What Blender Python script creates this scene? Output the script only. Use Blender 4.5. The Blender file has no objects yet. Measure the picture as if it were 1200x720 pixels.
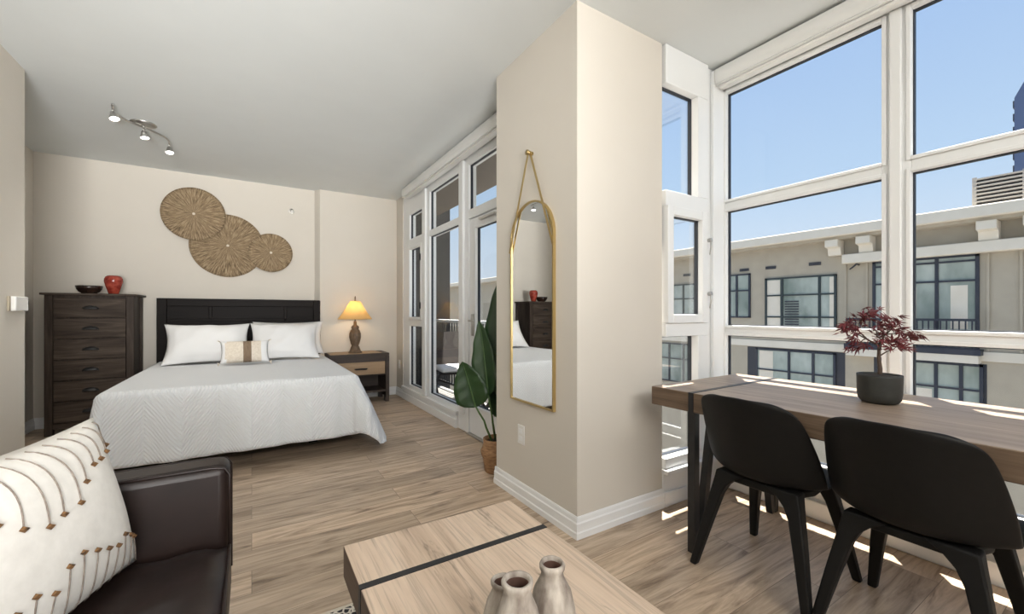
import bpy, bmesh, math, random
from mathutils import Vector, Matrix
random.seed(7)
PI = math.pi
S = bpy.context.scene
COL = S.collection

# ------------------------------------------------------------------ camera, world, sun, exposure
YAW = math.radians(31.9)
FOCAL = 490.0                      # in pixels of the 1200 wide frame
cam = bpy.data.cameras.new('camera')
cam.sensor_width = 36.0
cam.lens = FOCAL / 1200 * 36.0
cam.shift_y = 7.0 / 1200
cam.clip_start = 0.02
cam.clip_end = 600
camo = bpy.data.objects.new('camera', cam)
COL.objects.link(camo)
camo.location = (0, 0, 1.13)
camo.rotation_euler = (PI / 2, 0, -YAW)
S.camera = camo

S.view_settings.view_transform = 'Standard'
S.view_settings.look = 'None'
S.view_settings.gamma = 1.0
S.view_settings.use_curve_mapping = False
S.view_settings.exposure = 0.0

W = bpy.data.worlds.new('sky')
S.world = W
W.use_nodes = True
nt = W.node_tree
nt.nodes.clear()
o_ = nt.nodes.new('ShaderNodeOutputWorld')
bg = nt.nodes.new('ShaderNodeBackground')
tc = nt.nodes.new('ShaderNodeTexCoord')
sx = nt.nodes.new('ShaderNodeSeparateXYZ')
rp = nt.nodes.new('ShaderNodeValToRGB')
nt.links.new(tc.outputs['Generated'], sx.inputs[0])
nt.links.new(sx.outputs['Z'], rp.inputs[0])
nt.links.new(rp.outputs[0], bg.inputs[0])
nt.links.new(bg.outputs[0], o_.inputs[0])
e = rp.color_ramp.elements
e[0].position = 0.0; e[0].color = (0.80, 0.87, 0.97, 1)
e[1].position = 1.0; e[1].color = (0.36, 0.56, 0.95, 1)
for p_, c_ in ((0.10, (0.69, 0.81, 0.95)), (0.26, (0.51, 0.69, 0.92)), (0.5, (0.40, 0.58, 0.89))):
    q = e.new(p_); q.color = c_ + (1,)
bg.inputs[1].default_value = 1.0

sun = bpy.data.lights.new('sun', 'SUN')
sun.energy = 26.0
sun.angle = math.radians(0.6)
sun.color = (1.0, 0.95, 0.88)
suno = bpy.data.objects.new('sun', sun)
COL.objects.link(suno)
suno.location = (30, 25, 60)
suno.rotation_euler = Vector((0.21, 0.17, 1)).to_track_quat('Z', 'Y').to_euler()

def area(name, loc, target, sx_, sy_, power, color=(1, 1, 1), spread=180):
    l = bpy.data.lights.new(name, 'AREA')
    l.shape = 'RECTANGLE'; l.size = sx_; l.size_y = sy_; l.energy = power; l.color = color; l.spread = math.radians(spread)
    o = bpy.data.objects.new(name, l); COL.objects.link(o)
    o.location = loc
    o.rotation_euler = (Vector(loc) - Vector(target)).to_track_quat('Z', 'Y').to_euler()
    return o
# three fill lights added unseen behind the camera to brighten room and ceiling
area('overhead_fill', (0.4, -1.9, 2.62), (0.5, 1.0, 1.5), 2.6, 1.0, 128, (1.0, 0.99, 0.965))
area('bedroom_fill', (-0.1, -1.9, 1.45), (-0.5, 4.2, 2.75), 1.8, 1.2, 21, (1.0, 0.99, 0.97), 75)
area('ceiling_fill', (-0.3, -1.8, 0.9), (-0.4, 3.2, 2.7), 1.2, 0.8, 33, (1.0, 0.995, 0.98), 60)

# ------------------------------------------------------------------ helpers
def tag(o, label=None, cat=None, group=None, kind=None):
    if label: o['label'] = label
    if cat: o['category'] = cat
    if group: o['group'] = group
    if kind: o['kind'] = kind
    return o

def thing(name, label, cat, loc=(0, 0, 0), rz=0.0, group=None, rot=None):
    o = bpy.data.objects.new(name, None)
    o.empty_display_size = 0.1
    COL.objects.link(o)
    o.location = loc
    o.rotation_euler = rot if rot else (0, 0, rz)
    return tag(o, label, cat, group)

def setting(name):
    o = bpy.data.objects.new(name, None)
    COL.objects.link(o)
    o['kind'] = 'structure'
    return o

class MB:
    def __init__(s):
        s.bm = bmesh.new()
    def box(s, x0, x1, y0, y1, z0, z1):
        v = [s.bm.verts.new(p) for p in ((x0, y0, z0), (x1, y0, z0), (x1, y1, z0), (x0, y1, z0),
                                         (x0, y0, z1), (x1, y0, z1), (x1, y1, z1), (x0, y1, z1))]
        for f in ((0, 3, 2, 1), (4, 5, 6, 7), (0, 1, 5, 4), (1, 2, 6, 5), (2, 3, 7, 6), (3, 0, 4, 7)):
            s.bm.faces.new([v[i] for i in f])
        return s
    def hull8(s, lo, hi):
        """two quads (lower, upper) joined into one closed solid"""
        a = [s.bm.verts.new(p) for p in lo]; b = [s.bm.verts.new(p) for p in hi]
        n = len(a)
        s.bm.faces.new(a[::-1]); s.bm.faces.new(b)
        for i in range(n):
            j = (i + 1) % n
            s.bm.faces.new((a[i], a[j], b[j], b[i]))
        return s
    def prism(s, poly, axis, a0, a1):
        def P(u, v, w):
            return (w, u, v) if axis == 'x' else (u, w, v) if axis == 'y' else (u, v, w)
        return s.hull8([P(u, v, a0) for u, v in poly], [P(u, v, a1) for u, v in poly])
    def rings(s, rings, cap0=True, cap1=True, closed=True):
        R = [[s.bm.verts.new(p) for p in r] for r in rings]
        n = len(R[0])
        for a, b in zip(R, R[1:]):
            for i in range(n if closed else n - 1):
                j = (i + 1) % n
                s.bm.faces.new((a[i], a[j], b[j], b[i]))
        if cap0: s.bm.faces.new(R[0][::-1])
        if cap1: s.bm.faces.new(R[-1])
        return s
    def lathe(s, prof, c=(0, 0, 0), n=32, cap0=True, cap1=True):
        return s.rings([[(c[0] + r * math.cos(2 * PI * i / n), c[1] + r * math.sin(2 * PI * i / n), c[2] + z)
                         for i in range(n)] for r, z in prof], cap0, cap1)
    def tube(s, pts, r, n=10):
        pts = [Vector(p) for p in pts]
        rr = r if isinstance(r, (list, tuple)) else [r] * len(pts)
        up = None; rings = []
        for i, p in enumerate(pts):
            d = (pts[min(i + 1, len(pts) - 1)] - pts[max(i - 1, 0)]).normalized()
            if up is None:
                up = Vector((0, 0, 1)) if abs(d.z) < 0.9 else Vector((1, 0, 0))
            a = d.cross(up)
            if a.length < 1e-4: a = d.cross(Vector((0, 1, 0)))
            a.normalize(); b = a.cross(d).normalized(); up = b
            rings.append([p + a * (rr[i] * math.cos(2 * PI * k / n)) + b * (rr[i] * math.sin(2 * PI * k / n)) for k in range(n)])
        return s.rings(rings)
    def bar(s, p, q, w, t, up=(0, 0, 1), w1=None, t1=None):
        """rectangular bar from p to q, w wide (sideways), t thick (towards up)"""
        p = Vector(p); q = Vector(q); d = (q - p).normalized(); up = Vector(up)
        a = d.cross(up)
        if a.length < 1e-3: a = d.cross(Vector((1, 0, 0)))
        a.normalize(); b = a.cross(d)
        w1 = w if w1 is None else w1; t1 = t if t1 is None else t1
        def R(c, w, t):
            return [c + a * (sx * w / 2) + b * (sy * t / 2) for sx, sy in ((-1, -1), (1, -1), (1, 1), (-1, 1))]
        return s.hull8(R(p, w, t), R(q, w1, t1))
    def sheet(s, grid):
        V = [[s.bm.verts.new(p) for p in row] for row in grid]
        for a, b in zip(V, V[1:]):
            for i in range(len(a) - 1):
                s.bm.faces.new((a[i], a[i + 1], b[i + 1], b[i]))
        return s
    def poly(s, pts):
        s.bm.faces.new([s.bm.verts.new(p) for p in pts]); return s
    def done(s, name, m, parent=None, bevel=0, seg=2, sub=0, smooth=None, solid=0, off=0, weld=False, kind=None, mats=None):
        bm = s.bm
        if weld: bmesh.ops.remove_doubles(bm, verts=bm.verts, dist=1e-5)
        bmesh.ops.recalc_face_normals(bm, faces=bm.faces)
        me = bpy.data.meshes.new(name)
        bm.to_mesh(me); bm.free()
        me.materials.append(m)
        for k in mats or (): me.materials.append(k)
        o = bpy.data.objects.new(name, me)
        COL.objects.link(o)
        if parent: o.parent = parent
        if solid:
            md = o.modifiers.new('solid', 'SOLIDIFY'); md.thickness = solid; md.offset = off
        if bevel:
            md = o.modifiers.new('bevel', 'BEVEL'); md.width = bevel; md.segments = seg
            md.limit_method = 'ANGLE'; md.angle_limit = math.radians(40); md.harden_normals = False
        if sub:
            md = o.modifiers.new('sub', 'SUBSURF'); md.levels = sub; md.render_levels = sub
        if smooth is None: smooth = bool(sub)
        if smooth:
            for p in me.polygons: p.use_smooth = True
        elif bevel:
            for p in me.polygons: p.use_smooth = True
            me.set_sharp_from_angle(angle=math.radians(40)) if hasattr(me, 'set_sharp_from_angle') else None
        if kind: o['kind'] = kind
        return o

def box(name, m, b, parent=None, bevel=0, kind=None, **k):
    return MB().box(*b).done(name, m, parent, bevel=bevel, kind=kind, **k)

def sstep(a, b, x):
    t = max(0.0, min(1.0, (x - a) / (b - a))); return t * t * (3 - 2 * t)

# ------------------------------------------------------------------ materials
def mat(name, col, rough=0.5, metal=0.0, spec=0.5, emit=None, estr=0.0):
    m = bpy.data.materials.new(name); m.use_nodes = True
    b = m.node_tree.nodes['Principled BSDF']
    b.inputs['Base Color'].default_value = (*col, 1)
    b.inputs['Roughness'].default_value = rough
    b.inputs['Metallic'].default_value = metal
    b.inputs['Specular IOR Level'].default_value = spec
    if emit:
        b.inputs['Emission Color'].default_value = (*emit, 1)
        b.inputs['Emission Strength'].default_value = estr
    return m

def nodes(m):
    t = m.node_tree
    return t, t.nodes, t.links, t.nodes['Principled BSDF']

def mapped(m, scale=(1, 1, 1), coord='Object', rot=(0, 0, 0)):
    t, N, L, b = nodes(m)
    c = N.new('ShaderNodeTexCoord'); mp = N.new('ShaderNodeMapping')
    mp.inputs['Scale'].default_value = scale
    mp.inputs['Rotation'].default_value = rot
    L.new(c.outputs[coord], mp.inputs[0])
    return mp

def ramp(m, src, stops):
    t, N, L, b = nodes(m)
    r = N.new('ShaderNodeValToRGB')
    el = r.color_ramp.elements
    el[0].position, el[0].color = stops[0][0], (*stops[0][1], 1)
    el[1].position, el[1].color = stops[-1][0], (*stops[-1][1], 1)
    for p, c in stops[1:-1]:
        q = el.new(p); q.color = (*c, 1)
    L.new(src, r.inputs[0])
    return r

def noise(m, vec, scale, detail=4, rough=0.55, dist=0.0):
    t, N, L, b = nodes(m)
    n = N.new('ShaderNodeTexNoise')
    n.inputs['Scale'].default_value = scale
    n.inputs['Detail'].default_value = detail
    n.inputs['Roughness'].default_value = rough
    n.inputs['Distortion'].default_value = dist
    if vec is not None: L.new(vec, n.inputs['Vector'])
    return n

def bump(m, h, strength=0.2, dist=0.01):
    t, N, L, b = nodes(m)
    bn = N.new('ShaderNodeBump')
    bn.inputs['Strength'].default_value = strength
    bn.inputs['Distance'].default_value = dist
    L.new(h, bn.inputs['Height']); L.new(bn.outputs[0], b.inputs['Normal'])
    return bn

def noisy(name, c0, c1, scale=8, rough=0.5, metal=0, bstr=0.0, stretch=(1, 1, 1), detail=4, bd=0.005, spec=0.5):
    m = mat(name, c0, rough, metal, spec)
    t, N, L, b = nodes(m)
    mp = mapped(m, stretch)
    n = noise(m, mp.outputs[0], scale, detail)
    r = ramp(m, n.outputs[0], [(0.3, c0), (0.7, c1)])
    L.new(r.outputs[0], b.inputs['Base Color'])
    if bstr: bump(m, n.outputs[0], bstr, bd)
    return m

def wood(name, stops, axis='x', scale=1.0, rough=0.5, bstr=0.12, fine=0.35, dark=0.5, cracks=0.0):
    """long grain streaks along axis, fine pores on top"""
    m = mat(name, stops[0][1], rough)
    t, N, L, b = nodes(m)
    k = {'x': (0.9, 11, 11), 'y': (11, 0.9, 11), 'z': (11, 11, 0.9)}[axis]
    mp = mapped(m, tuple(a * scale for a in k))
    n1 = noise(m, mp.outputs[0], 1.0, 6, 0.6, 1.4)
    r = ramp(m, n1.outputs[0], stops)
    k2 = {'x': (3, 120, 120), 'y': (120, 3, 120), 'z': (120, 120, 3)}[axis]
    mp2 = mapped(m, tuple(a * scale for a in k2))
    n2 = noise(m, mp2.outputs[0], 1.0, 3, 0.6)
    r2 = ramp(m, n2.outputs[0], [(0.30, (dark,) * 3), (0.52, (1, 1, 1))])
    mx = N.new('ShaderNodeMixRGB'); mx.blend_type = 'MULTIPLY'; mx.inputs[0].default_value = fine
    L.new(r.outputs[0], mx.inputs[1]); L.new(r2.outputs[0], mx.inputs[2])
    col = mx.outputs[0]
    if cracks:
        k3 = {'x': (1.6, 13, 13), 'y': (13, 1.6, 13), 'z': (13, 13, 1.6)}[axis]
        n3 = noise(m, mapped(m, k3).outputs[0], 1.0, 5, 0.65, 2.5)
        r3 = ramp(m, n3.outputs[0], [(0.30, (1 - cracks,) * 3), (0.40, (1, 1, 1))])
        m3 = N.new('ShaderNodeMixRGB'); m3.blend_type = 'MULTIPLY'; m3.inputs[0].default_value = 1.0
        L.new(col, m3.inputs[1]); L.new(r3.outputs[0], m3.inputs[2]); col = m3.outputs[0]
    L.new(col, b.inputs['Base Color'])
    if bstr: bump(m, n2.outputs[0], bstr, 0.002)
    return m

M = {}
M['wall'] = noisy('wall_paint', (0.65, 0.605, 0.535), (0.665, 0.62, 0.55), 3, 0.75)
M['ceiling'] = noisy('ceiling_paint', (0.69, 0.715, 0.71), (0.71, 0.735, 0.73), 3, 0.8)
M['white'] = mat('white_gloss_paint', (0.84, 0.845, 0.845), 0.35)
M['frame'] = mat('window_frame_vinyl', (0.84, 0.85, 0.845), 0.4)
M['gasket'] = mat('dark_gasket', (0.02, 0.025, 0.035), 0.5)
M['blind'] = mat('blind_fabric', (0.80, 0.80, 0.78), 0.6)
M['black_metal'] = noisy('black_metal', (0.012, 0.012, 0.013), (0.018, 0.018, 0.019), 30, 0.42)
M['black_plastic'] = noisy('black_plastic', (0.006, 0.0056, 0.0054), (0.008, 0.0075, 0.007), 40, 0.55, bstr=0.03, spec=0.25)
M['chrome'] = mat('brushed_nickel', (0.55, 0.54, 0.52), 0.28, 1.0)
M['gold'] = mat('brushed_gold', (0.62, 0.47, 0.22), 0.35, 1.0)
M['mirror'] = mat('mirror_glass', (0.93, 0.94, 0.94), 0.01, 1.0)
M['espresso'] = wood('espresso_wood', [(0.2, (0.004, 0.0026, 0.0022)), (0.8, (0.011, 0.007, 0.0056))], 'x', 1.5, 0.5, 0.05)
M['espresso'].node_tree.nodes['Principled BSDF'].inputs['Specular IOR Level'].default_value = 0.12
M['dresser'] = wood('grey_brown_oak', [(0.2, (0.018, 0.012, 0.009)), (0.5, (0.062, 0.045, 0.034)), (0.8, (0.125, 0.095, 0.074))], 'x', 1.6, 0.55, 0.15, 0.6)
M['dresser_v'] = wood('grey_brown_oak_upright', [(0.2, (0.018, 0.012, 0.009)), (0.5, (0.05, 0.036, 0.028)), (0.8, (0.09, 0.068, 0.054))], 'z', 1.6, 0.5, 0.15, 0.5)
for k_ in ('dresser', 'dresser_v'):
    M[k_].node_tree.nodes['Principled BSDF'].inputs['Specular IOR Level'].default_value = 0.18
M['rustic_dark'] = wood('rustic_dark_wood', [(0.2, (0.02, 0.014, 0.011)), (0.8, (0.07, 0.046, 0.034))], 'x', 1.6, 0.55, 0.15)
M['rustic_light'] = wood('rustic_light_wood', [(0.2, (0.26, 0.16, 0.085)), (0.8, (0.46, 0.32, 0.19))], 'x', 1.6, 0.5, 0.15)
M['coffee'] = wood('light_oak', [(0.18, (0.30, 0.21, 0.145)), (0.4, (0.58, 0.44, 0.325)), (0.6, (0.67, 0.525, 0.40)), (0.85, (0.74, 0.60, 0.47))], 'y', 1.1, 0.5, 0.15, 0.6, 0.45, cracks=0.5)
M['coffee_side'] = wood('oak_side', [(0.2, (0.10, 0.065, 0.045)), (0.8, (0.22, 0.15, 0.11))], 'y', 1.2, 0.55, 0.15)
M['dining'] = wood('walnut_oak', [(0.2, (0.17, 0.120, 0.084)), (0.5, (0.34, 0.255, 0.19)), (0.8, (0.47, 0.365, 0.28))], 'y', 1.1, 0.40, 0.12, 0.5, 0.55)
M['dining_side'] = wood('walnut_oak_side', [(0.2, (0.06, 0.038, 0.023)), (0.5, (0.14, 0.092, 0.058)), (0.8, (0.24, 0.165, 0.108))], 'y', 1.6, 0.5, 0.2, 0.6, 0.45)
M['leather'] = noisy('brown_leather', (0.011, 0.0058, 0.0048), (0.021, 0.0112, 0.009), 9, 0.42, bstr=0.25, bd=0.004, detail=8, spec=0.35)
M['basket'] = noisy('woven_basket', (0.20, 0.10, 0.045), (0.40, 0.23, 0.11), 26, 0.8, bstr=0.6, stretch=(1, 1, 4))
M['soil'] = noisy('potting_soil', (0.012, 0.009, 0.007), (0.05, 0.035, 0.025), 60, 0.9, bstr=0.5)
M['leaf'] = noisy('plant_leaf', (0.010, 0.032, 0.008), (0.022, 0.058, 0.014), 6, 0.42, stretch=(1, 1, 0.4))
M['petiole'] = noisy('leaf_stalk', (0.05, 0.10, 0.025), (0.08, 0.14, 0.04), 8, 0.45)
M['maple_leaf'] = noisy('maple_leaf', (0.085, 0.010, 0.014), (0.19, 0.026, 0.030), 14, 0.5)
M['bark'] = noisy('maple_bark', (0.06, 0.04, 0.03), (0.13, 0.09, 0.065), 30, 0.8, bstr=0.5)
M['pot'] = noisy('dark_stone_pot', (0.020, 0.021, 0.018), (0.032, 0.033, 0.029), 18, 0.6)
M['tan_fabric'] = noisy('tan_stripe', (0.17, 0.115, 0.075), (0.25, 0.18, 0.12), 60, 0.9, stretch=(1, 1, 0.2))
M['cream_fabric'] = noisy('cream_weave', (0.64, 0.56, 0.46), (0.78, 0.71, 0.61), 60, 0.9, bstr=0.3)
M['linen'] = noisy('white_linen', (0.73, 0.70, 0.65), (0.80, 0.77, 0.72), 40, 0.9, bstr=0.12, bd=0.003)
M['thread'] = noisy('grey_thread', (0.15, 0.12, 0.10), (0.30, 0.25, 0.21), 90, 0.9)
M['thread_brown'] = noisy('brown_thread', (0.04, 0.022, 0.012), (0.28, 0.14, 0.05), 90, 0.9)
M['cotton'] = noisy('white_cotton', (0.78, 0.78, 0.78), (0.82, 0.82, 0.82), 5, 0.85, bstr=0.15, bd=0.01)
M['red_glass'] = noisy('red_glaze', (0.17, 0.010, 0.009), (0.46, 0.085, 0.05), 22, 0.15)
M['bowl'] = noisy('dark_bowl', (0.010, 0.006, 0.005), (0.035, 0.018, 0.012), 10, 0.25)
M['vase'] = noisy('weathered_clay', (0.16, 0.125, 0.10), (0.60, 0.54, 0.465), 24, 0.7, bstr=0.35, stretch=(1, 1, 0.35), detail=8, bd=0.003)
M['vase_in'] = noisy('raw_clay', (0.07, 0.035, 0.025), (0.16, 0.08, 0.055), 14, 0.8)
M['lamp_base'] = noisy('carved_resin', (0.075, 0.047, 0.028), (0.20, 0.135, 0.08), 30, 0.5, bstr=0.7, bd=0.006)
M['plate'] = mat('white_switch_plastic', (0.80, 0.79, 0.76), 0.4)
M['screen_black'] = mat('sensor_black', (0.006, 0.006, 0.006), 0.2)
M['bulb'] = mat('lamp_lens', (1, 1, 1), 0.3, emit=(1, 0.96, 0.9), estr=6)
# lamp shade: lit from inside, amber
M['shade'] = noisy('amber_shade', (0.74, 0.50, 0.22), (0.82, 0.64, 0.36), 12, 0.8)
def _shade():
    t, N, L, b = nodes(M['shade'])
    tr = N.new('ShaderNodeBsdfTranslucent'); tr.inputs[0].default_value = (0.95, 0.78, 0.46, 1)
    mx = N.new('ShaderNodeMixShader'); mx.inputs[0].default_value = 0.55
    out = [n for n in N if n.type == 'OUTPUT_MATERIAL'][0]
    L.new(b.outputs[0], mx.inputs[1]); L.new(tr.outputs[0], mx.inputs[2]); L.new(mx.outputs[0], out.inputs[0])
_shade()

def glass_mat(name, tint, refl=1.0):
    m = bpy.data.materials.new(name); m.use_nodes = True
    t = m.node_tree; N = t.nodes; L = t.links
    N.clear()
    out = N.new('ShaderNodeOutputMaterial'); mx = N.new('ShaderNodeMixShader')
    tr = N.new('ShaderNodeBsdfTransparent'); gl = N.new('ShaderNodeBsdfGlossy'); fr = N.new('ShaderNodeFresnel')
    tr.inputs[0].default_value = (*tint, 1); gl.inputs[0].default_value = (1, 1, 1, 1); gl.inputs['Roughness'].default_value = 0.0
    fr.inputs[0].default_value = 1.35
    ml = N.new('ShaderNodeMath'); ml.operation = 'MULTIPLY'; ml.inputs[1].default_value = refl
    L.new(fr.outputs[0], ml.inputs[0]); L.new(ml.outputs[0], mx.inputs[0])
    L.new(tr.outputs[0], mx.inputs[1]); L.new(gl.outputs[0], mx.inputs[2]); L.new(mx.outputs[0], out.inputs[0])
    return m
M['glass'] = glass_mat('clear_glass', (0.985, 0.99, 0.99), 0.28)

M['glass_balcony'] = glass_mat('balcony_glass', (0.93, 0.94, 0.94), 0.10)

def floor_mat():
    m = mat('oak_planks', (0.4, 0.3, 0.2), 0.42)
    t, N, L, b = nodes(m)
    mp = mapped(m)
    br = N.new('ShaderNodeTexBrick')
    br.offset = 0.37; br.offset_frequency = 2; br.squash = 1
    br.inputs['Color1'].default_value = (0, 0, 0, 1); br.inputs['Color2'].default_value = (1, 1, 1, 1)
    br.inputs['Mortar'].default_value = (0.5, 0.5, 0.5, 1)
    br.inputs['Scale'].default_value = 1.0
    br.inputs['Mortar Size'].default_value = 0.0012
    br.inputs['Mortar Smooth'].default_value = 0.2
    br.inputs['Brick Width'].default_value = 1.22
    br.inputs['Row Height'].default_value = 0.18
    L.new(mp.outputs[0], br.inputs['Vector'])
    # each plank gets its own stretch of grain
    sc = N.new('ShaderNodeVectorMath'); sc.operation = 'SCALE'; sc.inputs['Scale'].default_value = 37.0
    L.new(br.outputs['Color'], sc.inputs[0])
    mg = mapped(m, (1.0, 9.0, 1.0))
    ad = N.new('ShaderNodeVectorMath'); ad.operation = 'ADD'
    L.new(mg.outputs[0], ad.inputs[0]); L.new(sc.outputs[0], ad.inputs[1])
    n1 = noise(m, ad.outputs[0], 1.5, 6, 0.6, 2.2)
    r1 = ramp(m, n1.outputs[0], [(0.27, (0.16, 0.105, 0.067)), (0.42, (0.41, 0.305, 0.213)), (0.58, (0.57, 0.44, 0.32)), (0.80, (0.70, 0.56, 0.42))])
    mf = mapped(m, (4.0, 110.0, 1.0))
    n2 = noise(m, mf.outputs[0], 1.0, 3, 0.6)
    r2 = ramp(m, n2.outputs[0], [(0.3, (0.6, 0.6, 0.6)), (0.55, (1, 1, 1))])
    mx = N.new('ShaderNodeMixRGB'); mx.blend_type = 'MULTIPLY'; mx.inputs[0].default_value = 0.45
    L.new(r1.outputs[0], mx.inputs[1]); L.new(r2.outputs[0], mx.inputs[2])
    r3 = ramp(m, br.outputs['Color'], [(0.0, (0.80, 0.79, 0.78)), (0.5, (1.0, 1.0, 1.0)), (1.0, (1.12, 1.10, 1.08))])
    m2 = N.new('ShaderNodeMixRGB'); m2.blend_type = 'MULTIPLY'; m2.inputs[0].default_value = 1.0
    L.new(mx.outputs[0], m2.inputs[1]); L.new(r3.outputs[0], m2.inputs[2])
    m3 = N.new('ShaderNodeMixRGB'); m3.blend_type = 'MIX'; m3.inputs[2].default_value = (0.17, 0.125, 0.09, 1)
    L.new(br.outputs['Fac'], m3.inputs[0]); L.new(m2.outputs[0], m3.inputs[1])
    L.new(m3.outputs[0], b.inputs['Base Color'])
    bump(m, n2.outputs[0], 0.08, 0.002)
    return m
M['floor'] = floor_mat()

def quilt_mat():
    m = mat('white_quilt', (0.70, 0.715, 0.73), 0.9)
    t, N, L, b = nodes(m)
    c = N.new('ShaderNodeTexCoord'); s = N.new('ShaderNodeSeparateXYZ'); L.new(c.outputs['Object'], s.inputs[0])
    def mt(op, a, bb=None):
        q = N.new('ShaderNodeMath'); q.operation = op
        for i, v in enumerate((a, bb)):
            if v is None: continue
            if isinstance(v, (int, float)): q.inputs[i].default_value = v
            else: L.new(v, q.inputs[i])
        return q.outputs[0]
    pp = mt('PINGPONG', mt('ADD', s.outputs[0], 5.0), 0.20)
    v = mt('ADD', mt('SUBTRACT', s.outputs[2], s.outputs[1]), mt('MULTIPLY', pp, 1.3))
    n = noise(m, c.outputs['Object'], 18, 2)
    w = mt('SINE', mt('ADD', mt('MULTIPLY', v, 2 * PI / 0.028), mt('MULTIPLY', n.outputs[0], 3.0)))
    edge = mt('LESS_THAN', pp, 0.008)
    h = mt('SUBTRACT', w, mt('MULTIPLY', edge, 2.0))
    bump(m, h, 0.42, 0.006)
    return m
M['quilt'] = quilt_mat()

def disc_mat():
    m = mat('woven_grass', (0.4, 0.3, 0.2), 0.85)
    t, N, L, b = nodes(m)
    c = N.new('ShaderNodeTexCoord')
    g = N.new('ShaderNodeTexGradient'); g.gradient_type = 'RADIAL'; L.new(c.outputs['Object'], g.inputs[0])
    ln = N.new('ShaderNodeVectorMath'); ln.operation = 'LENGTH'; L.new(c.outputs['Object'], ln.inputs[0])
    cb = N.new('ShaderNodeCombineXYZ')
    k = N.new('ShaderNodeMath'); k.operation = 'MULTIPLY'; k.inputs[1].default_value = 80; L.new(g.outputs['Fac'], k.inputs[0])
    k2 = N.new('ShaderNodeMath'); k2.operation = 'MULTIPLY'; k2.inputs[1].default_value = 7; L.new(ln.outputs['Value'], k2.inputs[0])
    L.new(k.outputs[0], cb.inputs[0]); L.new(k2.outputs[0], cb.inputs[1])
    n = noise(m, cb.outputs[0], 1.6, 6, 0.7)
    r = ramp(m, n.outputs[0], [(0.34, (0.085, 0.055, 0.03)), (0.5, (0.29, 0.205, 0.118)), (0.66, (0.50, 0.385, 0.245))])
    L.new(r.outputs[0], b.inputs['Base Color'])
    wv = N.new('ShaderNodeMath'); wv.operation = 'SINE'
    k3 = N.new('ShaderNodeMath'); k3.operation = 'MULTIPLY'; k3.inputs[1].default_value = 520; L.new(ln.outputs['Value'], k3.inputs[0])
    L.new(k3.outputs[0], wv.inputs[0])
    ad = N.new('ShaderNodeMath'); ad.operation = 'ADD'; L.new(wv.outputs[0], ad.inputs[0]); L.new(n.outputs[0], ad.inputs[1])
    bump(m, ad.outputs[0], 0.5, 0.004)
    return m
M['disc'] = disc_mat()

def rug_mat():
    m = mat('patterned_rug', (0.5, 0.5, 0.5), 0.95)
    t, N, L, b = nodes(m)
    mp = mapped(m, (26, 26, 26))
    v = N.new('ShaderNodeTexVoronoi'); v.feature = 'DISTANCE_TO_EDGE'; v.inputs['Scale'].default_value = 1.6
    L.new(mp.outputs[0], v.inputs['Vector'])
    r = ramp(m, v.outputs[0], [(0.10, (0.68, 0.63, 0.55)), (0.16, (0.02, 0.02, 0.022))])
    L.new(r.outputs[0], b.inputs['Base Color'])
    return m
M['rug'] = rug_mat()
M['rug_edge'] = noisy('rug_binding', (0.62, 0.56, 0.46), (0.72, 0.66, 0.56), 60, 0.95)

# outside
M['stucco'] = noisy('stucco', (0.39, 0.335, 0.25), (0.44, 0.38, 0.285), 2, 0.9)
M['stucco_light'] = noisy('stucco_light', (0.66, 0.59, 0.47), (0.72, 0.65, 0.53), 2, 0.9)
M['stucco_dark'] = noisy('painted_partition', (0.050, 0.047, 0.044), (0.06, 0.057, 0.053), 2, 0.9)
M['soffit'] = noisy('balcony_soffit', (0.13, 0.105, 0.08), (0.15, 0.125, 0.10), 2, 0.9)
M['navy_frame'] = mat('navy_window_frame', (0.020, 0.024, 0.036), 0.5)
M['black_frame'] = mat('dark_green_window_frame', (0.02, 0.032, 0.032), 0.5)
M['far_glass'] = noisy('far_window_glass', (0.14, 0.18, 0.145), (0.50, 0.53, 0.46), 0.8, 0.25, stretch=(1, 1, 0.5), spec=0.3)
M['dark_recess'] = mat('shaded_opening', (0.035, 0.036, 0.042), 0.7)
M['louver'] = mat('grey_louver', (0.30, 0.29, 0.275), 0.6)
M['louver_dark'] = mat('louver_gap', (0.03, 0.03, 0.035), 0.8)
M['tower'] = noisy('blue_tower_glass', (0.055, 0.085, 0.17), (0.085, 0.12, 0.22), 0.02, 0.3)
M['roofing'] = mat('roof_membrane', (0.5, 0.48, 0.45), 0.9)
M['concrete'] = noisy('balcony_concrete', (0.20, 0.19, 0.175), (0.26, 0.245, 0.225), 4, 0.85)
M['asphalt'] = mat('ground_paving', (0.22, 0.21, 0.20), 0.9)
M['sling'] = noisy('brown_sling', (0.018, 0.013, 0.011), (0.03, 0.022, 0.018), 30, 0.8)

# ------------------------------------------------------------------ room shell
CH = 2.70
YB, YB2 = 5.90, 5.80          # back wall: bed side / stepped-forward side
XL, XLN = -1.80, -1.245       # recess wall / near wall block
PX, PY0, PY1, PX1 = 1.385, 1.607, 2.42, 2.03   # pier between the two window bays
XW = 2.66                      # glass of the dining bay
XB = 1.76                      # glass of the balcony front
YS = 1.62                      # glass of the bay's side window

def shell(name, m, *boxes, **k):
    b = MB()
    for q in boxes: b.box(*q)
    return b.done(name, m, kind='structure', **k)

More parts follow.
